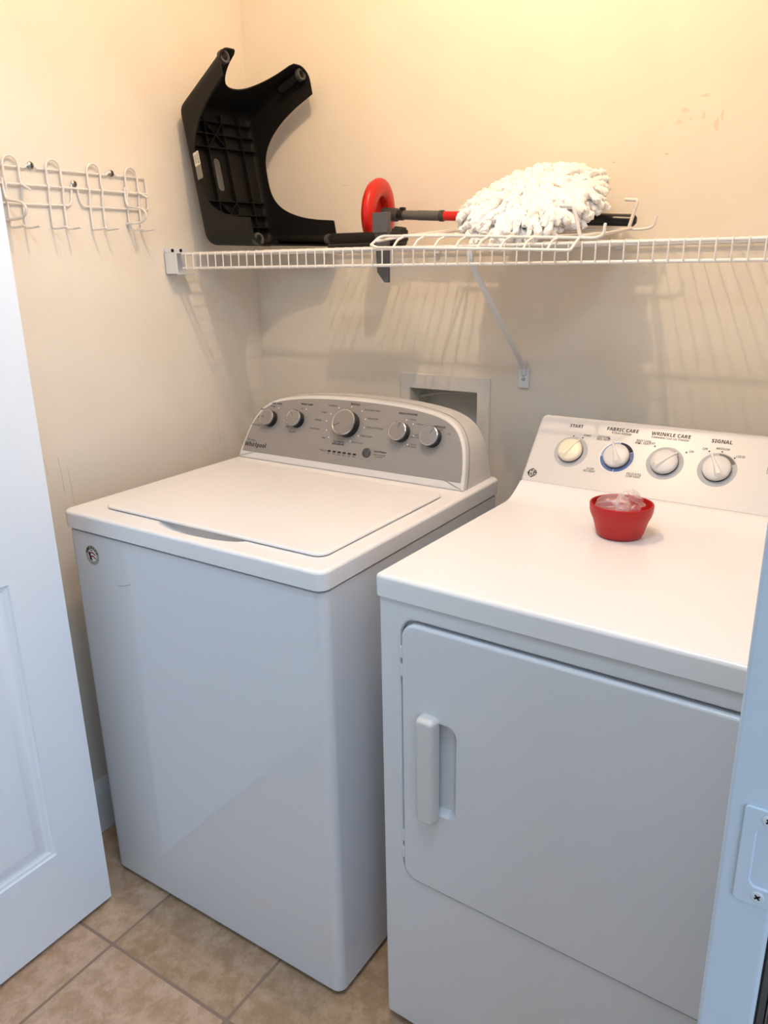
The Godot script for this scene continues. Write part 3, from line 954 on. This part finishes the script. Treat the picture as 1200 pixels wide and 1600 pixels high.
# ---------------------------------------------------------------- hook rack on the side wall
func hook_rack() -> void:
	var t := thing("hook_rack", "white wire coat hook rack screwed to the side wall above the door", "coat rack", at(0.0, 1.58, 0.57))
	var f := MB.new()
	var x := 0.006
	# top wire kinks down over the screws, bottom wire kinks up to one
	var top := PackedVector3Array([Vector3(x, 1.556, 0.93), Vector3(x, 1.627, 0.93)])
	for z in [0.885, 0.690, 0.485]:
		for k in [[0.024, 0.0], [0.014, -0.001], [0.008, 0.005], [0.0, 0.008], [-0.008, 0.005], [-0.014, -0.001], [-0.024, 0.0]]:
			top.append(Vector3(x, 1.627 + k[1], z + k[0]))
	top.append_array(PackedVector3Array([Vector3(x, 1.627, 0.386), Vector3(x, 1.556, 0.386), Vector3(x, 1.556, 0.571), Vector3(x, 1.568, 0.578), Vector3(x, 1.602, 0.583), Vector3(x, 1.610, 0.589), Vector3(x, 1.602, 0.595), Vector3(x, 1.566, 0.600), Vector3(x, 1.557, 0.606), Vector3(x, 1.556, 0.64)]))
	f.tube(fillet(top, 0.006, 3), 0.0022, 8)
	f.tube(PackedVector3Array([Vector3(x, 1.556, 0.64), Vector3(x, 1.556, 0.78), Vector3(x, 1.556, 0.93)]), 0.0022, 8)
	world(t, "frame", f, M.wire, 60)
	var mb := MB.new()
	mb.tube(PackedVector3Array([Vector3(x + 0.001, 1.594, 0.93), Vector3(x + 0.001, 1.593, 0.6), Vector3(x + 0.001, 1.592, 0.386)]), 0.0026, 8)
	world(t, "middle_wire", mb, M.wire, 60)
	var i := 0
	for z in [0.431, 0.536, 0.639, 0.738, 0.838]:
		var h := MB.new()
		var p := PackedVector3Array([Vector3(0.053, 1.510, z + 0.017), Vector3(0.03, 1.508, z + 0.017), Vector3(0.0075, 1.508, z + 0.017), Vector3(0.0075, 1.56, z + 0.0175), Vector3(0.0105, 1.586, z + 0.0175), Vector3(0.0125, 1.593, z + 0.0175), Vector3(0.0105, 1.600, z + 0.0175), Vector3(0.010, 1.628, z + 0.0175)])
		for k in 9:
			var a := PI * k / 8
			p.append(Vector3(0.010, 1.630 + sin(a) * 0.0175, z + cos(a) * 0.0175))
		p.append_array(PackedVector3Array([Vector3(0.010, 1.628, z - 0.0175), Vector3(0.0105, 1.600, z - 0.0175), Vector3(0.0125, 1.593, z - 0.0175), Vector3(0.0105, 1.586, z - 0.0175), Vector3(0.0075, 1.56, z - 0.0175), Vector3(0.0075, 1.508, z - 0.018), Vector3(0.03, 1.508, z - 0.018), Vector3(0.053, 1.510, z - 0.018)]))
		h.tube(fillet(p, 0.005, 3), 0.0026, 8)
		world(t, "hook", h, M.wire, 60)
		if i == 0 or i == 3:
			var s := MB.new()
			var zz: float = z + 0.0215
			s.tube(fillet(PackedVector3Array([Vector3(0.008, 1.602, zz), Vector3(0.008, 1.575, zz), Vector3(0.013, 1.561, zz), Vector3(0.035, 1.558, zz), Vector3(0.064, 1.554, zz), Vector3(0.077, 1.541, zz), Vector3(0.066, 1.527, zz), Vector3(0.045, 1.523, zz), Vector3(0.002, 1.523, zz)]), 0.012, 5), 0.0027, 8)
			s.tube(PackedVector3Array([Vector3(0.008, 1.594, z - 0.0165), Vector3(0.022, 1.589, z - 0.0165), Vector3(0.041, 1.581, z - 0.0165)]), 0.0027, 8)
			world(t, "upper_hook", s, M.wire, 60)
		i += 1
	for q in [[1.632, 0.690], [1.631, 0.485], [1.602, 0.589]]:
		var b := MB.new()
		b.lathe(PackedVector2Array([Vector2(0.0035, 0.0), Vector2(0.0035, 0.005), Vector2(0.0075, 0.006), Vector2(0.007, 0.0085), Vector2(0.004, 0.0105), Vector2(0.0005, 0.011)]), 16)
		b.moved(Transform3D(Basis(Vector3(0, 1, 0), Vector3(1, 0, 0), Vector3(0, 0, -1)), Vector3(0.0, q[0], q[1])))
		var s := world(t, "screw", b, M.steel)
		var sl := MB.new()
		sl.box(Vector3(0.0095, q[0] - 0.0035, q[1] - 0.0008), Vector3(0.0115, q[0] + 0.0035, q[1] + 0.0008))
		put(s, "slot", sl.mesh(), M.hole)

# ---------------------------------------------------------------- washer outlet box in the back wall
func outlet_box() -> void:
	var t := thing("outlet_box", "white square outlet box let into the back wall behind the washer", "outlet box", at(0.6175, 1.04, 0.0))
	var c := Vector2(0.6145, 1.02)
	var o := MB.rrect(0.486, 0.895, 0.749, 1.1455, 0.003, 3)
	var h := MB.rrect(0.5155, 0.935, 0.713, 1.1055, 0.002, 3)
	var an := MB.angles_of([o, h], c)
	var oc := MB.cast(o, c, an)
	var hc := MB.cast(h, c, an)
	var b := MB.new()
	b.skin([MB.lift(oc, 0.0005), MB.lift(oc, 0.004), MB.lift(MB.inset(oc, 0.002), 0.006), MB.lift(MB.inset(hc, -0.002), 0.006), MB.lift(hc, 0.004), MB.lift(hc, -0.088)])
	world(t, "frame", b, M.box_white)
	var bk := MB.new()
	bk.prism(h, -0.0905, -0.0875)
	world(t, "back_plate", bk, M.box_white)
	var p := MB.new()
	p.tube(fillet(PackedVector3Array([Vector3(0.515, 1.075, -0.05), Vector3(0.565, 1.087, -0.06), Vector3(0.64, 1.092, -0.065), Vector3(0.68, 1.095, -0.075)]), 0.02), 0.0035, 8)
	world(t, "pipe", p, M.box_white)
	for x in [0.56, 0.66]:
		var v := MB.new()
		v.tube(PackedVector3Array([Vector3(x, 0.935, -0.05), Vector3(x, 0.96, -0.05), Vector3(x, 0.99, -0.05)]), 0.012, 14)
		v.tube(PackedVector3Array([Vector3(x - 0.018, 0.993, -0.05), Vector3(x, 0.993, -0.05), Vector3(x + 0.018, 0.993, -0.05)]), 0.004, 8)
		world(t, "valve", v, M.steel)
	for y in [1.1235, 1.1195]:
		var l := MB.new()
		l.box(Vector3(0.588, y - 0.0008, 0.0055), Vector3(0.638, y + 0.0008, 0.0064))
		world(t, "embossed_line", l, M.box_white)

# ---------------------------------------------------------------- the two door leaves
func door_face(w: float, panels: Array) -> MB:
	# a moulded face in (across 0..w, up), facing +z at z = 0
	var b := MB.new()
	var y := 0.0
	var s := 0.112
	var ys := []
	for p in panels: ys.append(p)
	b.quad(Vector3(0, 0, 0), Vector3(s, 0, 0), Vector3(s, 2.02, 0), Vector3(0, 2.02, 0))
	b.quad(Vector3(w - s, 0, 0), Vector3(w, 0, 0), Vector3(w, 2.02, 0), Vector3(w - s, 2.02, 0))
	for p in ys:
		b.quad(Vector3(s, y, 0), Vector3(w - s, y, 0), Vector3(w - s, p[0], 0), Vector3(s, p[0], 0))
		y = p[1]
		var loops := []
		for k in [[0.0, 0.0], [0.003, -0.0035], [0.006, -0.0042], [0.0085, -0.0045], [0.011, -0.0065], [0.016, -0.0085], [0.021, -0.0088], [0.040, -0.0035], [0.046, -0.0030]]:
			var l := PackedVector3Array()
			for q in MB.rrect(s + k[0], p[0] + k[0], w - s - k[0], p[1] - k[0], 0.0): l.append(Vector3(q.x, q.y, k[1]))
			loops.append(l)
		b.skin(loops)
		b.fan(loops[-1])
	b.quad(Vector3(s, y, 0), Vector3(w - s, y, 0), Vector3(w - s, 2.02, 0), Vector3(s, 2.02, 0))
	return b

func doors() -> void:
	var w := 0.93
	var t := Node3D.new()
	t.name = "door_1"
	add_child(t, true)
	tag(t, "white moulded panel door standing open beside the washing machine", "door", "", "structure")
	# across runs towards the camera from the free edge
	t.transform = Transform3D(Basis(Vector3(0, 0, -1), Vector3(0, 1, 0), Vector3(1, 0, 0)), Vector3(0.2273, 0.012, 0.9063 + w))
	put(t, "core", boxes([[0.0, 0.0, -0.0345, w, 2.02, -0.010]]).mesh(), M.door)
	var rim := MB.new()
	var ro := MB.rrect(0, 0, w, 2.02, 0.0)
	rim.skin([MB.lift(ro, -0.010), MB.lift(ro, -0.0016), MB.lift(MB.inset(ro, 0.0016), 0.0)])
	put(t, "edge", rim.mesh(), M.door)
	put(t, "panel_face", door_face(w, [[0.205, 0.838], [1.02, 1.90]]).mesh(30), M.door)
	var d := Node3D.new()
	d.name = "door_2"
	add_child(d, true)
	tag(d, "edge of the white door leaf with a strike plate, standing open before the dryer", "door", "", "structure")
	var lf := MB.new()
	lf.prism(MB.rrect(1.5405, -1.2785, 1.5772, -0.925, 0.0034, 3), 0.012, 2.035, 0.001, 0.001, 2)
	lf.moved(Transform3D(Basis(Vector3.RIGHT, -PI / 2), Vector3.ZERO))
	put(d, "leaf", lf.mesh(), M.door_plain)
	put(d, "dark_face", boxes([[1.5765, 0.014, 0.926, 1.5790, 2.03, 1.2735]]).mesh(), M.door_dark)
	# strike plate on the edge
	var pc := Vector2(1.5695, 1.0375)
	var po := MB.rrect(1.5517, 0.9985, 1.5855, 1.0765, 0.003, 4)
	var ph := MB.rrect(1.5605, 1.0135, 1.5815, 1.0615, 0.0055, 5)
	var an := MB.angles_of([po, ph], pc)
	var oc := MB.cast(po, pc, an)
	var hc := MB.cast(ph, pc, an)
	var pm := MB.new()
	pm.skin([MB.lift(oc, 1.2786), MB.lift(oc, 1.2800), MB.lift(MB.inset(oc, 0.0006), 1.2806), MB.lift(MB.inset(hc, -0.0004), 1.2806), MB.lift(hc, 1.2800), MB.lift(MB.inset(hc, 0.0005), 1.2790)])
	pm.add(MB.new())
	var last := MB.lift(MB.inset(hc, 0.0005), 1.2790)
	pm.fan(last)
	var pl := put(d, "strike_plate", pm.mesh(), M.door_plain)
	for y in [1.0065, 1.0690]:
		put(pl, "screw", disc(0.0044, 1.2800, 1.2812, 0.0008, 20).moved(at(1.5672, y, 0)).mesh(), M.bracket)
		var cr := MB.new()
		cr.box(Vector3(-0.0022, -0.0006, 1.2806), Vector3(0.0022, 0.0006, 1.2814))
		cr.box(Vector3(-0.0006, -0.0022, 1.2806), Vector3(0.0006, 0.0022, 1.2814))
		cr.moved(Transform3D(Basis(Vector3.BACK, 0.7), Vector3(1.5672, y, 0)))
		put(pl, "screw_cross", cr.mesh(), M.hole)

# ---------------------------------------------------------------- black step stool on its side
func stool() -> void:
	# local axes: x = out along the legs, y = along the seat, z = across the seat
	var a := deg_to_rad(11.0)
	var T := Transform3D(Basis(Vector3.UP, deg_to_rad(-6.0)) * Basis(Vector3(0, 0, 1), a), Vector3(0.068, 1.6365, 0.172))
	var t := thing("step_stool", "black plastic step stool lying on its side at the corner end of the wire shelf", "step stool", T)
	var H := 0.215
	var N := 240
	var shell := MB.new()
	var rows := 14
	var outer := []
	var inner := []
	for k in rows + 1:
		outer.append(PackedVector3Array()); inner.append(PackedVector3Array())
	var base := MB.rrect(-0.166, -0.112, 0.166, 0.112, 0.026, 12)
	var per := 0.0
	for i in base.size(): per += base[i].distance_to(base[(i + 1) % base.size()])
	var even := PackedVector2Array()
	var seg := 0
	var run := 0.0
	for i in N:
		var want := per * i / N
		while run + base[seg].distance_to(base[(seg + 1) % base.size()]) < want:
			run += base[seg].distance_to(base[(seg + 1) % base.size()])
			seg += 1
		even.append(base[seg].lerp(base[(seg + 1) % base.size()], (want - run) / maxf(1e-6, base[seg].distance_to(base[(seg + 1) % base.size()]))))
	for i in N:
		var ny := even[i].x / 0.166
		var nz := even[i].y / 0.112
		var cut := H
		var ay := absf(ny)
		var az := absf(nz)
		if az > 0.94 and ay < 0.70:
			cut = minf(cut, H - (H - 0.032) * pow(1.0 - pow(ay / 0.70, 3.0), 0.5))
		if ay > 0.94 and az < 0.62:
			cut = minf(cut, H - (H - 0.090) * pow(1.0 - pow(az / 0.62, 2.2), 0.6))
		for k in rows + 1:
			var h := 0.020 + (cut - 0.020) * (1.0 - k / 9.0) if k < 9 else 0.020 * (1.0 - (k - 9.0) / (rows - 9.0))
			var hy := 0.166 + 0.050 * h / H
			var hz := 0.112 + 0.032 * h / H
			var rnd := 0.020
			if h < rnd:
				var u := (rnd - h) / rnd
				var s := rnd * (1.0 - sqrt(maxf(0.0, 1.0 - u * u))) * 0.75
				hy -= s; hz -= s
			outer[k].append(Vector3(h, ny * hy, nz * hz))
			inner[k].append(Vector3(maxf(h, 0.0035), ny * (hy - 0.0032), nz * (hz - 0.0032)))
	# top plate with the hand slot, both faces
	var slot := PackedVector2Array()
	var sc := Vector2(0.008, 0.022)
	var so := MB.rrect(-0.032, 0.011, 0.048, 0.033, 0.0105, 8)
	var ang := PackedFloat32Array()
	for i in N:
		var p: Vector3 = outer[rows][i]
		ang.append((Vector2(p.y, p.z) - sc).angle())
	var sl := MB.cast(so, sc, ang)
	var s0 := PackedVector3Array()
	var s1 := PackedVector3Array()
	for p in sl:
		s0.append(Vector3(0.0, p.x, p.y)); s1.append(Vector3(0.0035, p.x, p.y))
	var all := [inner[0]]
	all.append_array(outer)
	all.append(s0)
	all.append(s1)
	for k in range(rows, -1, -1): all.append(inner[k])
	shell.skin(all)
	var body := put(t, "shell", shell.mesh(42), M.black)
	# ribs under the seat
	var ribs := []
	for y in [-0.125, -0.095, -0.062, 0.068, 0.100, 0.130]: ribs.append([0.003, y - 0.001, -0.104, 0.020, y + 0.001, 0.104])
	for z in [-0.062, -0.006, 0.052]: ribs.append([0.003, -0.150, z - 0.001, 0.018, 0.150, z + 0.001])
	for q in ribs: put(t, "rib", boxes([q]).mesh(), M.black)
	for q in [[[-0.125, -0.006], [-0.062, 0.052]], [[-0.125, 0.052], [-0.062, -0.006]], [[0.068, -0.006], [0.130, 0.052]], [[0.068, 0.052], [0.130, -0.006]]]:
		var b := MB.new()
		var p := Vector3(0.011, q[0][0], q[0][1])
		var e := Vector3(0.011, q[1][0], q[1][1])
		b.box(Vector3(-0.008, -0.001, 0), Vector3(0.008, 0.001, p.distance_to(e)))
		put(t, "rib", b.mesh(), M.black, Transform3D(Basis.looking_at(e - p, Vector3(0, 0.3, -0.3).cross(e - p).normalized(), true).rotated((e - p).normalized(), PI / 2), p))
	# ringed feet in the corners
	for sy in [-1, 1]:
		for sz in [-1, 1]:
			var f := MB.new()
			f.lathe(PackedVector2Array([Vector2(0.009, -0.008), Vector2(0.0145, -0.008), Vector2(0.015, 0.0), Vector2(0.0135, 0.0025), Vector2(0.0095, 0.0025), Vector2(0.008, 0.0), Vector2(0.0075, -0.006)]), 24)
			put(t, "rubber_foot", f.mesh(), M.foot, Transform3D(Basis(Vector3(0, 0, 1), Vector3(1, 0, 0), Vector3(0, 1, 0)), Vector3(H - 0.006, sy * 0.198, sz * 0.122)))
			var st := MB.new()
			st.tube(PackedVector3Array([Vector3(H - 0.075 if sy > 0 else 0.05, sy * (0.183 if sy > 0 else 0.162), sz * (0.112 if sy > 0 else 0.104)), Vector3(H - 0.04, sy * 0.191, sz * 0.117), Vector3(H - 0.010, sy * 0.198, sz * 0.122)]), 0.0105, 14)
			put(t, "leg_core", st.mesh(), M.black)
	# paper label on the near side
	var lb := MB.new()
	lb.prism(MB.rrect(-0.0125, 0.0, 0.0125, 0.031, 0.001, 2), 0.0, 0.0006)
	var L := T.affine_inverse() * Transform3D(Basis(), Vector3(0.106, 1.652, 0.305))
	var nz := atan(0.032 / 0.215)
	var LT := Transform3D(Basis(Vector3(0, 1, 0), -nz), Vector3(0.043, 0.012, 0.112 + 0.032 * 0.043 / 0.215 + 0.0006))
	var lab := put(t, "paper_label", lb.mesh(), M.label, LT)
	var bars := MB.new()
	for i in 9:
		bars.box(Vector3(0.005, 0.004 + i * 0.0027, 0.0005), Vector3(0.0095, 0.004 + i * 0.0027 + (0.0012 if i % 3 else 0.0018), 0.0009))
	for i in 4:
		bars.box(Vector3(-0.009 + i * 0.0032, 0.006, 0.0005), Vector3(-0.0082 + i * 0.0032, 0.025, 0.0008))
	put(lab, "print", bars.mesh(), M.ink_soft)
	var l2 := MB.new()
	l2.prism(MB.rrect(-0.0125, -0.031, 0.0125, 0.0, 0.003, 3), 0.0, 0.0005)
	put(t, "clear_label", l2.mesh(), M.label_grey, LT)

# ---------------------------------------------------------------- spin mop lying on the shelf
func mop() -> void:
	var t := thing("spin_mop", "red round-headed mop with grey and red handle lying along the back of the wire shelf", "mop", at(0.8, SY, 0.11))
	var axis := (Vector3(1.105, 1.497, 0.085) - Vector3(0.53, 1.532, 0.105)).normalized()
	var B := Basis()
	B.y = axis
	B.x = axis.cross(Vector3(0, 0.2, 1)).normalized()
	B.z = B.x.cross(B.y).normalized()
	var C := Vector3(0.496, 1.5365, 0.110)
	# head plate: thick rim and a sunken middle
	var h := MB.new()
	h.lathe(PackedVector2Array([Vector2(0.001, -0.016), Vector2(0.060, -0.016), Vector2(0.073, -0.012), Vector2(0.0785, -0.002), Vector2(0.0785, 0.004), Vector2(0.075, 0.010), Vector2(0.066, 0.0135), Vector2(0.052, 0.015), Vector2(0.041, 0.013), Vector2(0.036, 0.006), Vector2(0.034, -0.006), Vector2(0.001, -0.008)]), 64)
	h.moved(Transform3D(B.rotated(Vector3.UP, deg_to_rad(7)), C))
	world(t, "head_plate", h, M.red, 50)
	var st := func(x0: float, x1: float, r: float, r1: float, mat: Material, called: String) -> void:
		var p := Vector3(0.53, 1.532, 0.105)
		var b := MB.new()
		b.tube(PackedVector3Array([p + axis * (x0 - 0.53), p + axis * ((x0 + x1) / 2 - 0.53), p + axis * (x1 - 0.53)]), r, 20, false, r1)
		world(t, called, b, mat)
	st.call(0.508, 0.545, 0.0165, 0.0150, M.grey_dark, "swivel")
	st.call(0.545, 0.561, 0.0125, 0.0125, M.black_gloss, "swivel_collar")
	st.call(0.556, 0.602, 0.0105, 0.0105, M.grey, "joint")
	st.call(0.602, 0.665, 0.0112, 0.0112, M.grey, "sleeve")
	st.call(0.659, 0.668, 0.0126, 0.0126, M.grey_dark, "sleeve_ring")
	st.call(0.668, 0.99, 0.0104, 0.0104, M.red, "tube")
	st.call(0.985, 1.100, 0.0128, 0.0118, M.black_gloss, "grip")
	var lever := MB.new()
	lever.box(Vector3(0.553, 1.540, 0.098), Vector3(0.566, 1.5475, 0.110), 0.002)
	world(t, "latch", lever, M.black_gloss)

# ---------------------------------------------------------------- white microfibre mop refill
func mop_refill() -> void:
	var t := thing("mop_refill", "fluffy white round mop head lying on the white wire frame on the shelf", "mop head", at(0.93, 1.475, 0.2))
	var rng := RandomNumberGenerator.new()
	rng.seed = 77
	var tilt := deg_to_rad(27)
	var up := Vector3(0, cos(tilt), sin(tilt)).rotated(Vector3.BACK, deg_to_rad(2.0))
	var ex := Vector3(1, 0.012, 0).normalized()
	ex = (ex - up * ex.dot(up)).normalized()
	var ez := ex.cross(up).normalized()
	var C := Vector3(0.914, 1.538, 0.178)
	var P := func(r: float, a: float, h: float) -> Vector3:
		return C + ex * cos(a) * r + ez * sin(a) * r + up * h
	var yarn := MB.new()
	var pile := noise(0.13, FastNoiseLite.TYPE_SIMPLEX, 2, 5)
	# rings of yarn ends: count, inner radius, outer radius, height
	var rings := [[80, 0.095, 0.148, -0.018], [80, 0.092, 0.149, -0.006], [74, 0.078, 0.146, 0.004], [66, 0.060, 0.132, 0.012], [56, 0.042, 0.112, 0.018], [44, 0.024, 0.088, 0.022], [30, 0.008, 0.062, 0.025], [16, 0.0, 0.036, 0.028]]
	for q in rings:
		var n: int = q[0]
		for i in n:
			var a := TAU * (i + rng.randf_range(-0.9, 0.9)) / n
			var r0: float = q[1] + rng.randf_range(-0.012, 0.012)
			var r1: float = q[2] + rng.randf_range(-0.026, 0.008)
			var h: float = q[3] + rng.randf_range(-0.006, 0.008)
			var tw := rng.randf_range(-0.34, 0.34)
			var lift := rng.randf_range(0.004, 0.020)
			var bend := rng.randf_range(-0.5, 0.5)
			var r := rng.randf_range(0.0058, 0.0086)
			var p := PackedVector3Array()
			var steps := 20
			for k in steps:
				var f := k / float(steps - 1)
				p.append(P.call(lerpf(maxf(r0, 0.0), r1, f), a + tw * f + bend * 0.10 * sin(f * PI * 2.0), h + lift * sin(f * PI * 0.95) - 0.006 * f * f))
			var b := MB.new()
			b.tube(p, r, 7)
			# chenille nubs: the pile swells and pinches along the yarn
			for j in b.v.size():
				var w := b.v[j]
				b.v[j] = w + Vector3(pile.get_noise_3dv(w * 1000.0), pile.get_noise_3dv(w * 1000.0 + Vector3(90, 0, 0)), pile.get_noise_3dv(w * 1000.0 + Vector3(0, 90, 0))) * 0.0036
			yarn.add(b)
	var o := world(t, "yarn", yarn, M.yarn, 75)
	o.set_meta("kind", "stuff")
	var bk := MB.new()
	bk.lathe(PackedVector2Array([Vector2(0.001, -0.006), Vector2(0.105, -0.006), Vector2(0.112, 0.0), Vector2(0.105, 0.006), Vector2(0.001, 0.010)]), 48)
	bk.moved(Transform3D(Basis(ex, up, ez), C + up * -0.012))
	world(t, "backing", bk, M.yarn)

# ---------------------------------------------------------------- loose white wire frame on the shelf
func loose_rack() -> void:
	var t := thing("wire_rack", "loose white wire rack with upturned hooks lying on the shelf under the mop head", "wire rack", at(0.86, SY, 0.2))
	var r := 0.0029
	var add := func(called: String, pts: Array, rad: float, fr := 0.012) -> void:
		var p := PackedVector3Array()
		for q in pts: p.append(Vector3(q[0], q[1], q[2]))
		var b := MB.new()
		b.tube(fillet(p, fr, 4), rad, 9)
		world(t, called, b, M.wire, 60)
	add.call("front_wire", [[0.636, 1.460, 0.355], [0.645, 1.4775, 0.332], [0.80, 1.4735, 0.332], [1.02, 1.4640, 0.332], [1.106, 1.4605, 0.332], [1.119, 1.465, 0.332], [1.121, 1.484, 0.332]], r)
	add.call("lower_wire", [[0.636, 1.460, 0.355], [0.655, 1.4545, 0.362], [0.90, 1.4470, 0.362], [1.070, 1.4405, 0.362], [1.0755, 1.4620, 0.334]], r, 0.004)
	for i in 8:
		var x := 0.702 + i * 0.0475
		add.call("link", [[x, 1.4765 - (x - 0.645) * 0.034, 0.332], [x - 0.006, 1.4700 - (x - 0.645) * 0.034, 0.347], [x - 0.0085, 1.4535 - (x - 0.645) * 0.031, 0.362]], 0.0025, 0.006)
	add.call("back_wire", [[0.69, 1.493, 0.10], [0.9, 1.487, 0.10], [1.125, 1.4795, 0.10], [1.143, 1.483, 0.10], [1.147, 1.503, 0.10]], r)
	add.call("middle_wire", [[0.67, 1.482, 0.21], [0.9, 1.475, 0.21], [1.085, 1.470, 0.21]], r)
	for i in 9:
		var x := 0.700 + i * 0.0475
		add.call("cross_wire", [[x, 1.479 - (x - 0.645) * 0.034, 0.332], [x + 0.006, 1.484 - (x - 0.645) * 0.033, 0.21], [x + 0.012, 1.4925 - (x - 0.645) * 0.031, 0.10]], 0.0023)
	add.call("side_wire", [[0.645, 1.4675, 0.345], [0.668, 1.480, 0.24], [0.70, 1.493, 0.10]], r)
	add.call("side_wire", [[1.0755, 1.4650, 0.332], [1.090, 1.472, 0.21], [1.100, 1.482, 0.10]], r)
	add.call("hook", [[1.0765, 1.463, 0.332], [1.0610, 1.5165, 0.332], [1.036, 1.5175, 0.332]], 0.0036, 0.006)
	add.call("hook", [[1.094, 1.482, 0.10], [1.1085, 1.535, 0.10], [1.083, 1.537, 0.10]], 0.0036, 0.006)

# ---------------------------------------------------------------- small things on the shelf
func shelf_bits() -> void:
	var t := thing("black_tube", "short black plastic tube with a ribbed end knob beside the step stool", "tube", at(0.53, SY, 0.2))
	var b := MB.new()
	b.tube(PackedVector3Array([Vector3(0.425, 1.4755, 0.20), Vector3(0.5, 1.4755, 0.20), Vector3(0.603, 1.4755, 0.20)]), 0.0165, 24)
	world(t, "tube", b, M.black)
	var k := MB.new()
	var o := PackedVector2Array()
	for i in 48:
		var a := TAU * i / 48
		var r := 0.0215 if i % 4 < 2 else 0.0192
		o.append(Vector2(cos(a) * r, sin(a) * r))
	k.prism(o, 0.0, 0.026, 0.004, 0.003, 3)
	k.moved(Transform3D(Basis(Vector3(0, 0.25, 1).normalized(), Vector3(0.1, 1, -0.25).normalized(), Vector3(-0.3, 0.25, 0).normalized() * -1.0 + Vector3(0, 0, 0)).orthonormalized(), Vector3(0.600, 1.4805, 0.205)))
	world(t, "ribbed_knob", k, M.black_gloss)
	var f := MB.new()
	f.box(Vector3(0.47, 1.4575, 0.245), Vector3(0.655, 1.4655, 0.285), 0.002)
	world(t, "flat_arm", f, M.black_gloss)
	var g := thing("grey_strap", "flat dark grey plastic bracket hanging down through the front of the wire shelf", "bracket", at(0.64, 1.38, 0.305))
	var p := MB.new()
	p.prism(PackedVector2Array([Vector2(0.618, 1.405), Vector2(0.636, 1.3835), Vector2(0.646, 1.3835), Vector2(0.6475, 1.487), Vector2(0.6135, 1.487)]), 0.299, 0.307, 0.0012)
	world(g, "blade", p, M.grey)
	var q := MB.new()
	q.prism(MB.rrect(0.6115, 1.485, 0.6485, 1.5255, 0.001, 2), 0.296, 0.312, 0.0012)
	world(g, "head", q, M.grey)

# ---------------------------------------------------------------- red bowl and what lies in it
func bowl() -> void:
	var y := DYT + 0.0004
	var c := Vector3(1.219, y, 0.441)
	var t := thing("bowl", "small red plastic bowl standing on top of the dryer", "bowl", Transform3D(Basis(), c))
	var b := MB.new()
	b.lathe(PackedVector2Array([Vector2(0.001, 0.002), Vector2(0.033, 0.002), Vector2(0.036, 0.0), Vector2(0.0395, 0.003), Vector2(0.0425, 0.010), Vector2(0.0450, 0.020), Vector2(0.0485, 0.031), Vector2(0.0530, 0.041), Vector2(0.0548, 0.048), Vector2(0.0555, 0.0585), Vector2(0.0548, 0.0605), Vector2(0.0533, 0.0610), Vector2(0.0518, 0.0600), Vector2(0.0508, 0.048), Vector2(0.047, 0.038), Vector2(0.042, 0.024), Vector2(0.037, 0.010), Vector2(0.030, 0.006), Vector2(0.001, 0.005)]), 64)
	put(t, "bowl_wall", b.mesh(50), M.bowl)
	# clear dosing scoop, a long half capsule with a rim
	var s := thing("measuring_scoop", "clear plastic measuring scoop lying in the red bowl", "scoop", Transform3D(Basis(Vector3.UP, 0.25) * Basis(Vector3.BACK, 0.10), c + Vector3(-0.016, 0.046, -0.002)))
	var m := MB.new()
	var loops := []
	for i in 15:
		var f := i / 14.0
		var x := lerpf(-0.029, 0.029, f)
		var r := 0.017 * pow(maxf(0.0, 1.0 - pow(absf(x) / 0.0295, 3.0)), 0.45) + 0.0006
		var l := PackedVector3Array()
		for j in 20: l.append(Vector3(x, cos(TAU * j / 20) * r * 0.95 + 0.009, sin(TAU * j / 20) * r))
		loops.append(l)
	m.skin(loops)
	m.fan(loops[0], true); m.fan(loops[-1])
	put(s, "scoop_shell", m.mesh(60), M.clear)
	var rm := MB.new()
	var rp := PackedVector3Array()
	for j in 28: rp.append(Vector3(cos(TAU * j / 28) * 0.030, 0.009, sin(TAU * j / 28) * 0.0175))
	rm.tube(rp, 0.0011, 6, true)
	put(s, "scoop_rim", rm.mesh(), M.clear)
	# crumpled clear wrapper
	var w := thing("plastic_wrapper", "crumpled clear plastic wrapper standing up out of the red bowl", "wrapper", at(c.x + 0.014, c.y + 0.062, c.z + 0.002))
	var rng := RandomNumberGenerator.new()
	rng.seed = 9
	var cm := MB.new()
	var ls := []
	for i in 11:
		var v := PI * (0.04 + 0.92 * i / 10.0)
		var l := PackedVector3Array()
		for j in 15:
			var u := TAU * (j + 0.5 * (i % 2)) / 15
			var k := rng.randf_range(0.62, 1.18)
			l.append(Vector3(sin(v) * cos(u) * 0.027, cos(v) * 0.024, sin(v) * sin(u) * 0.022) * k)
		ls.append(l)
	ls.reverse()
	cm.skin(ls)
	cm.fan(ls[0], true); cm.fan(ls[-1])
	put(w, "film", cm.mesh(12), M.clear)
	for q in [[-0.010, -0.012, 0.010, 0.0, 0.6], [0.006, -0.008, 0.014, 0.5, 1.2]]:
		var k := MB.new()
		k.tube(PackedVector3Array([Vector3(-0.011, 0, 0), Vector3(-0.003, 0.004, 0.002), Vector3(0.005, 0.001, -0.002), Vector3(0.012, 0.006, 0)]), 0.0022, 6)
		put(w, "twist", k.mesh(), M.clear, Transform3D(Basis(Vector3.UP, q[4]), Vector3(q[0], q[1], q[2])))
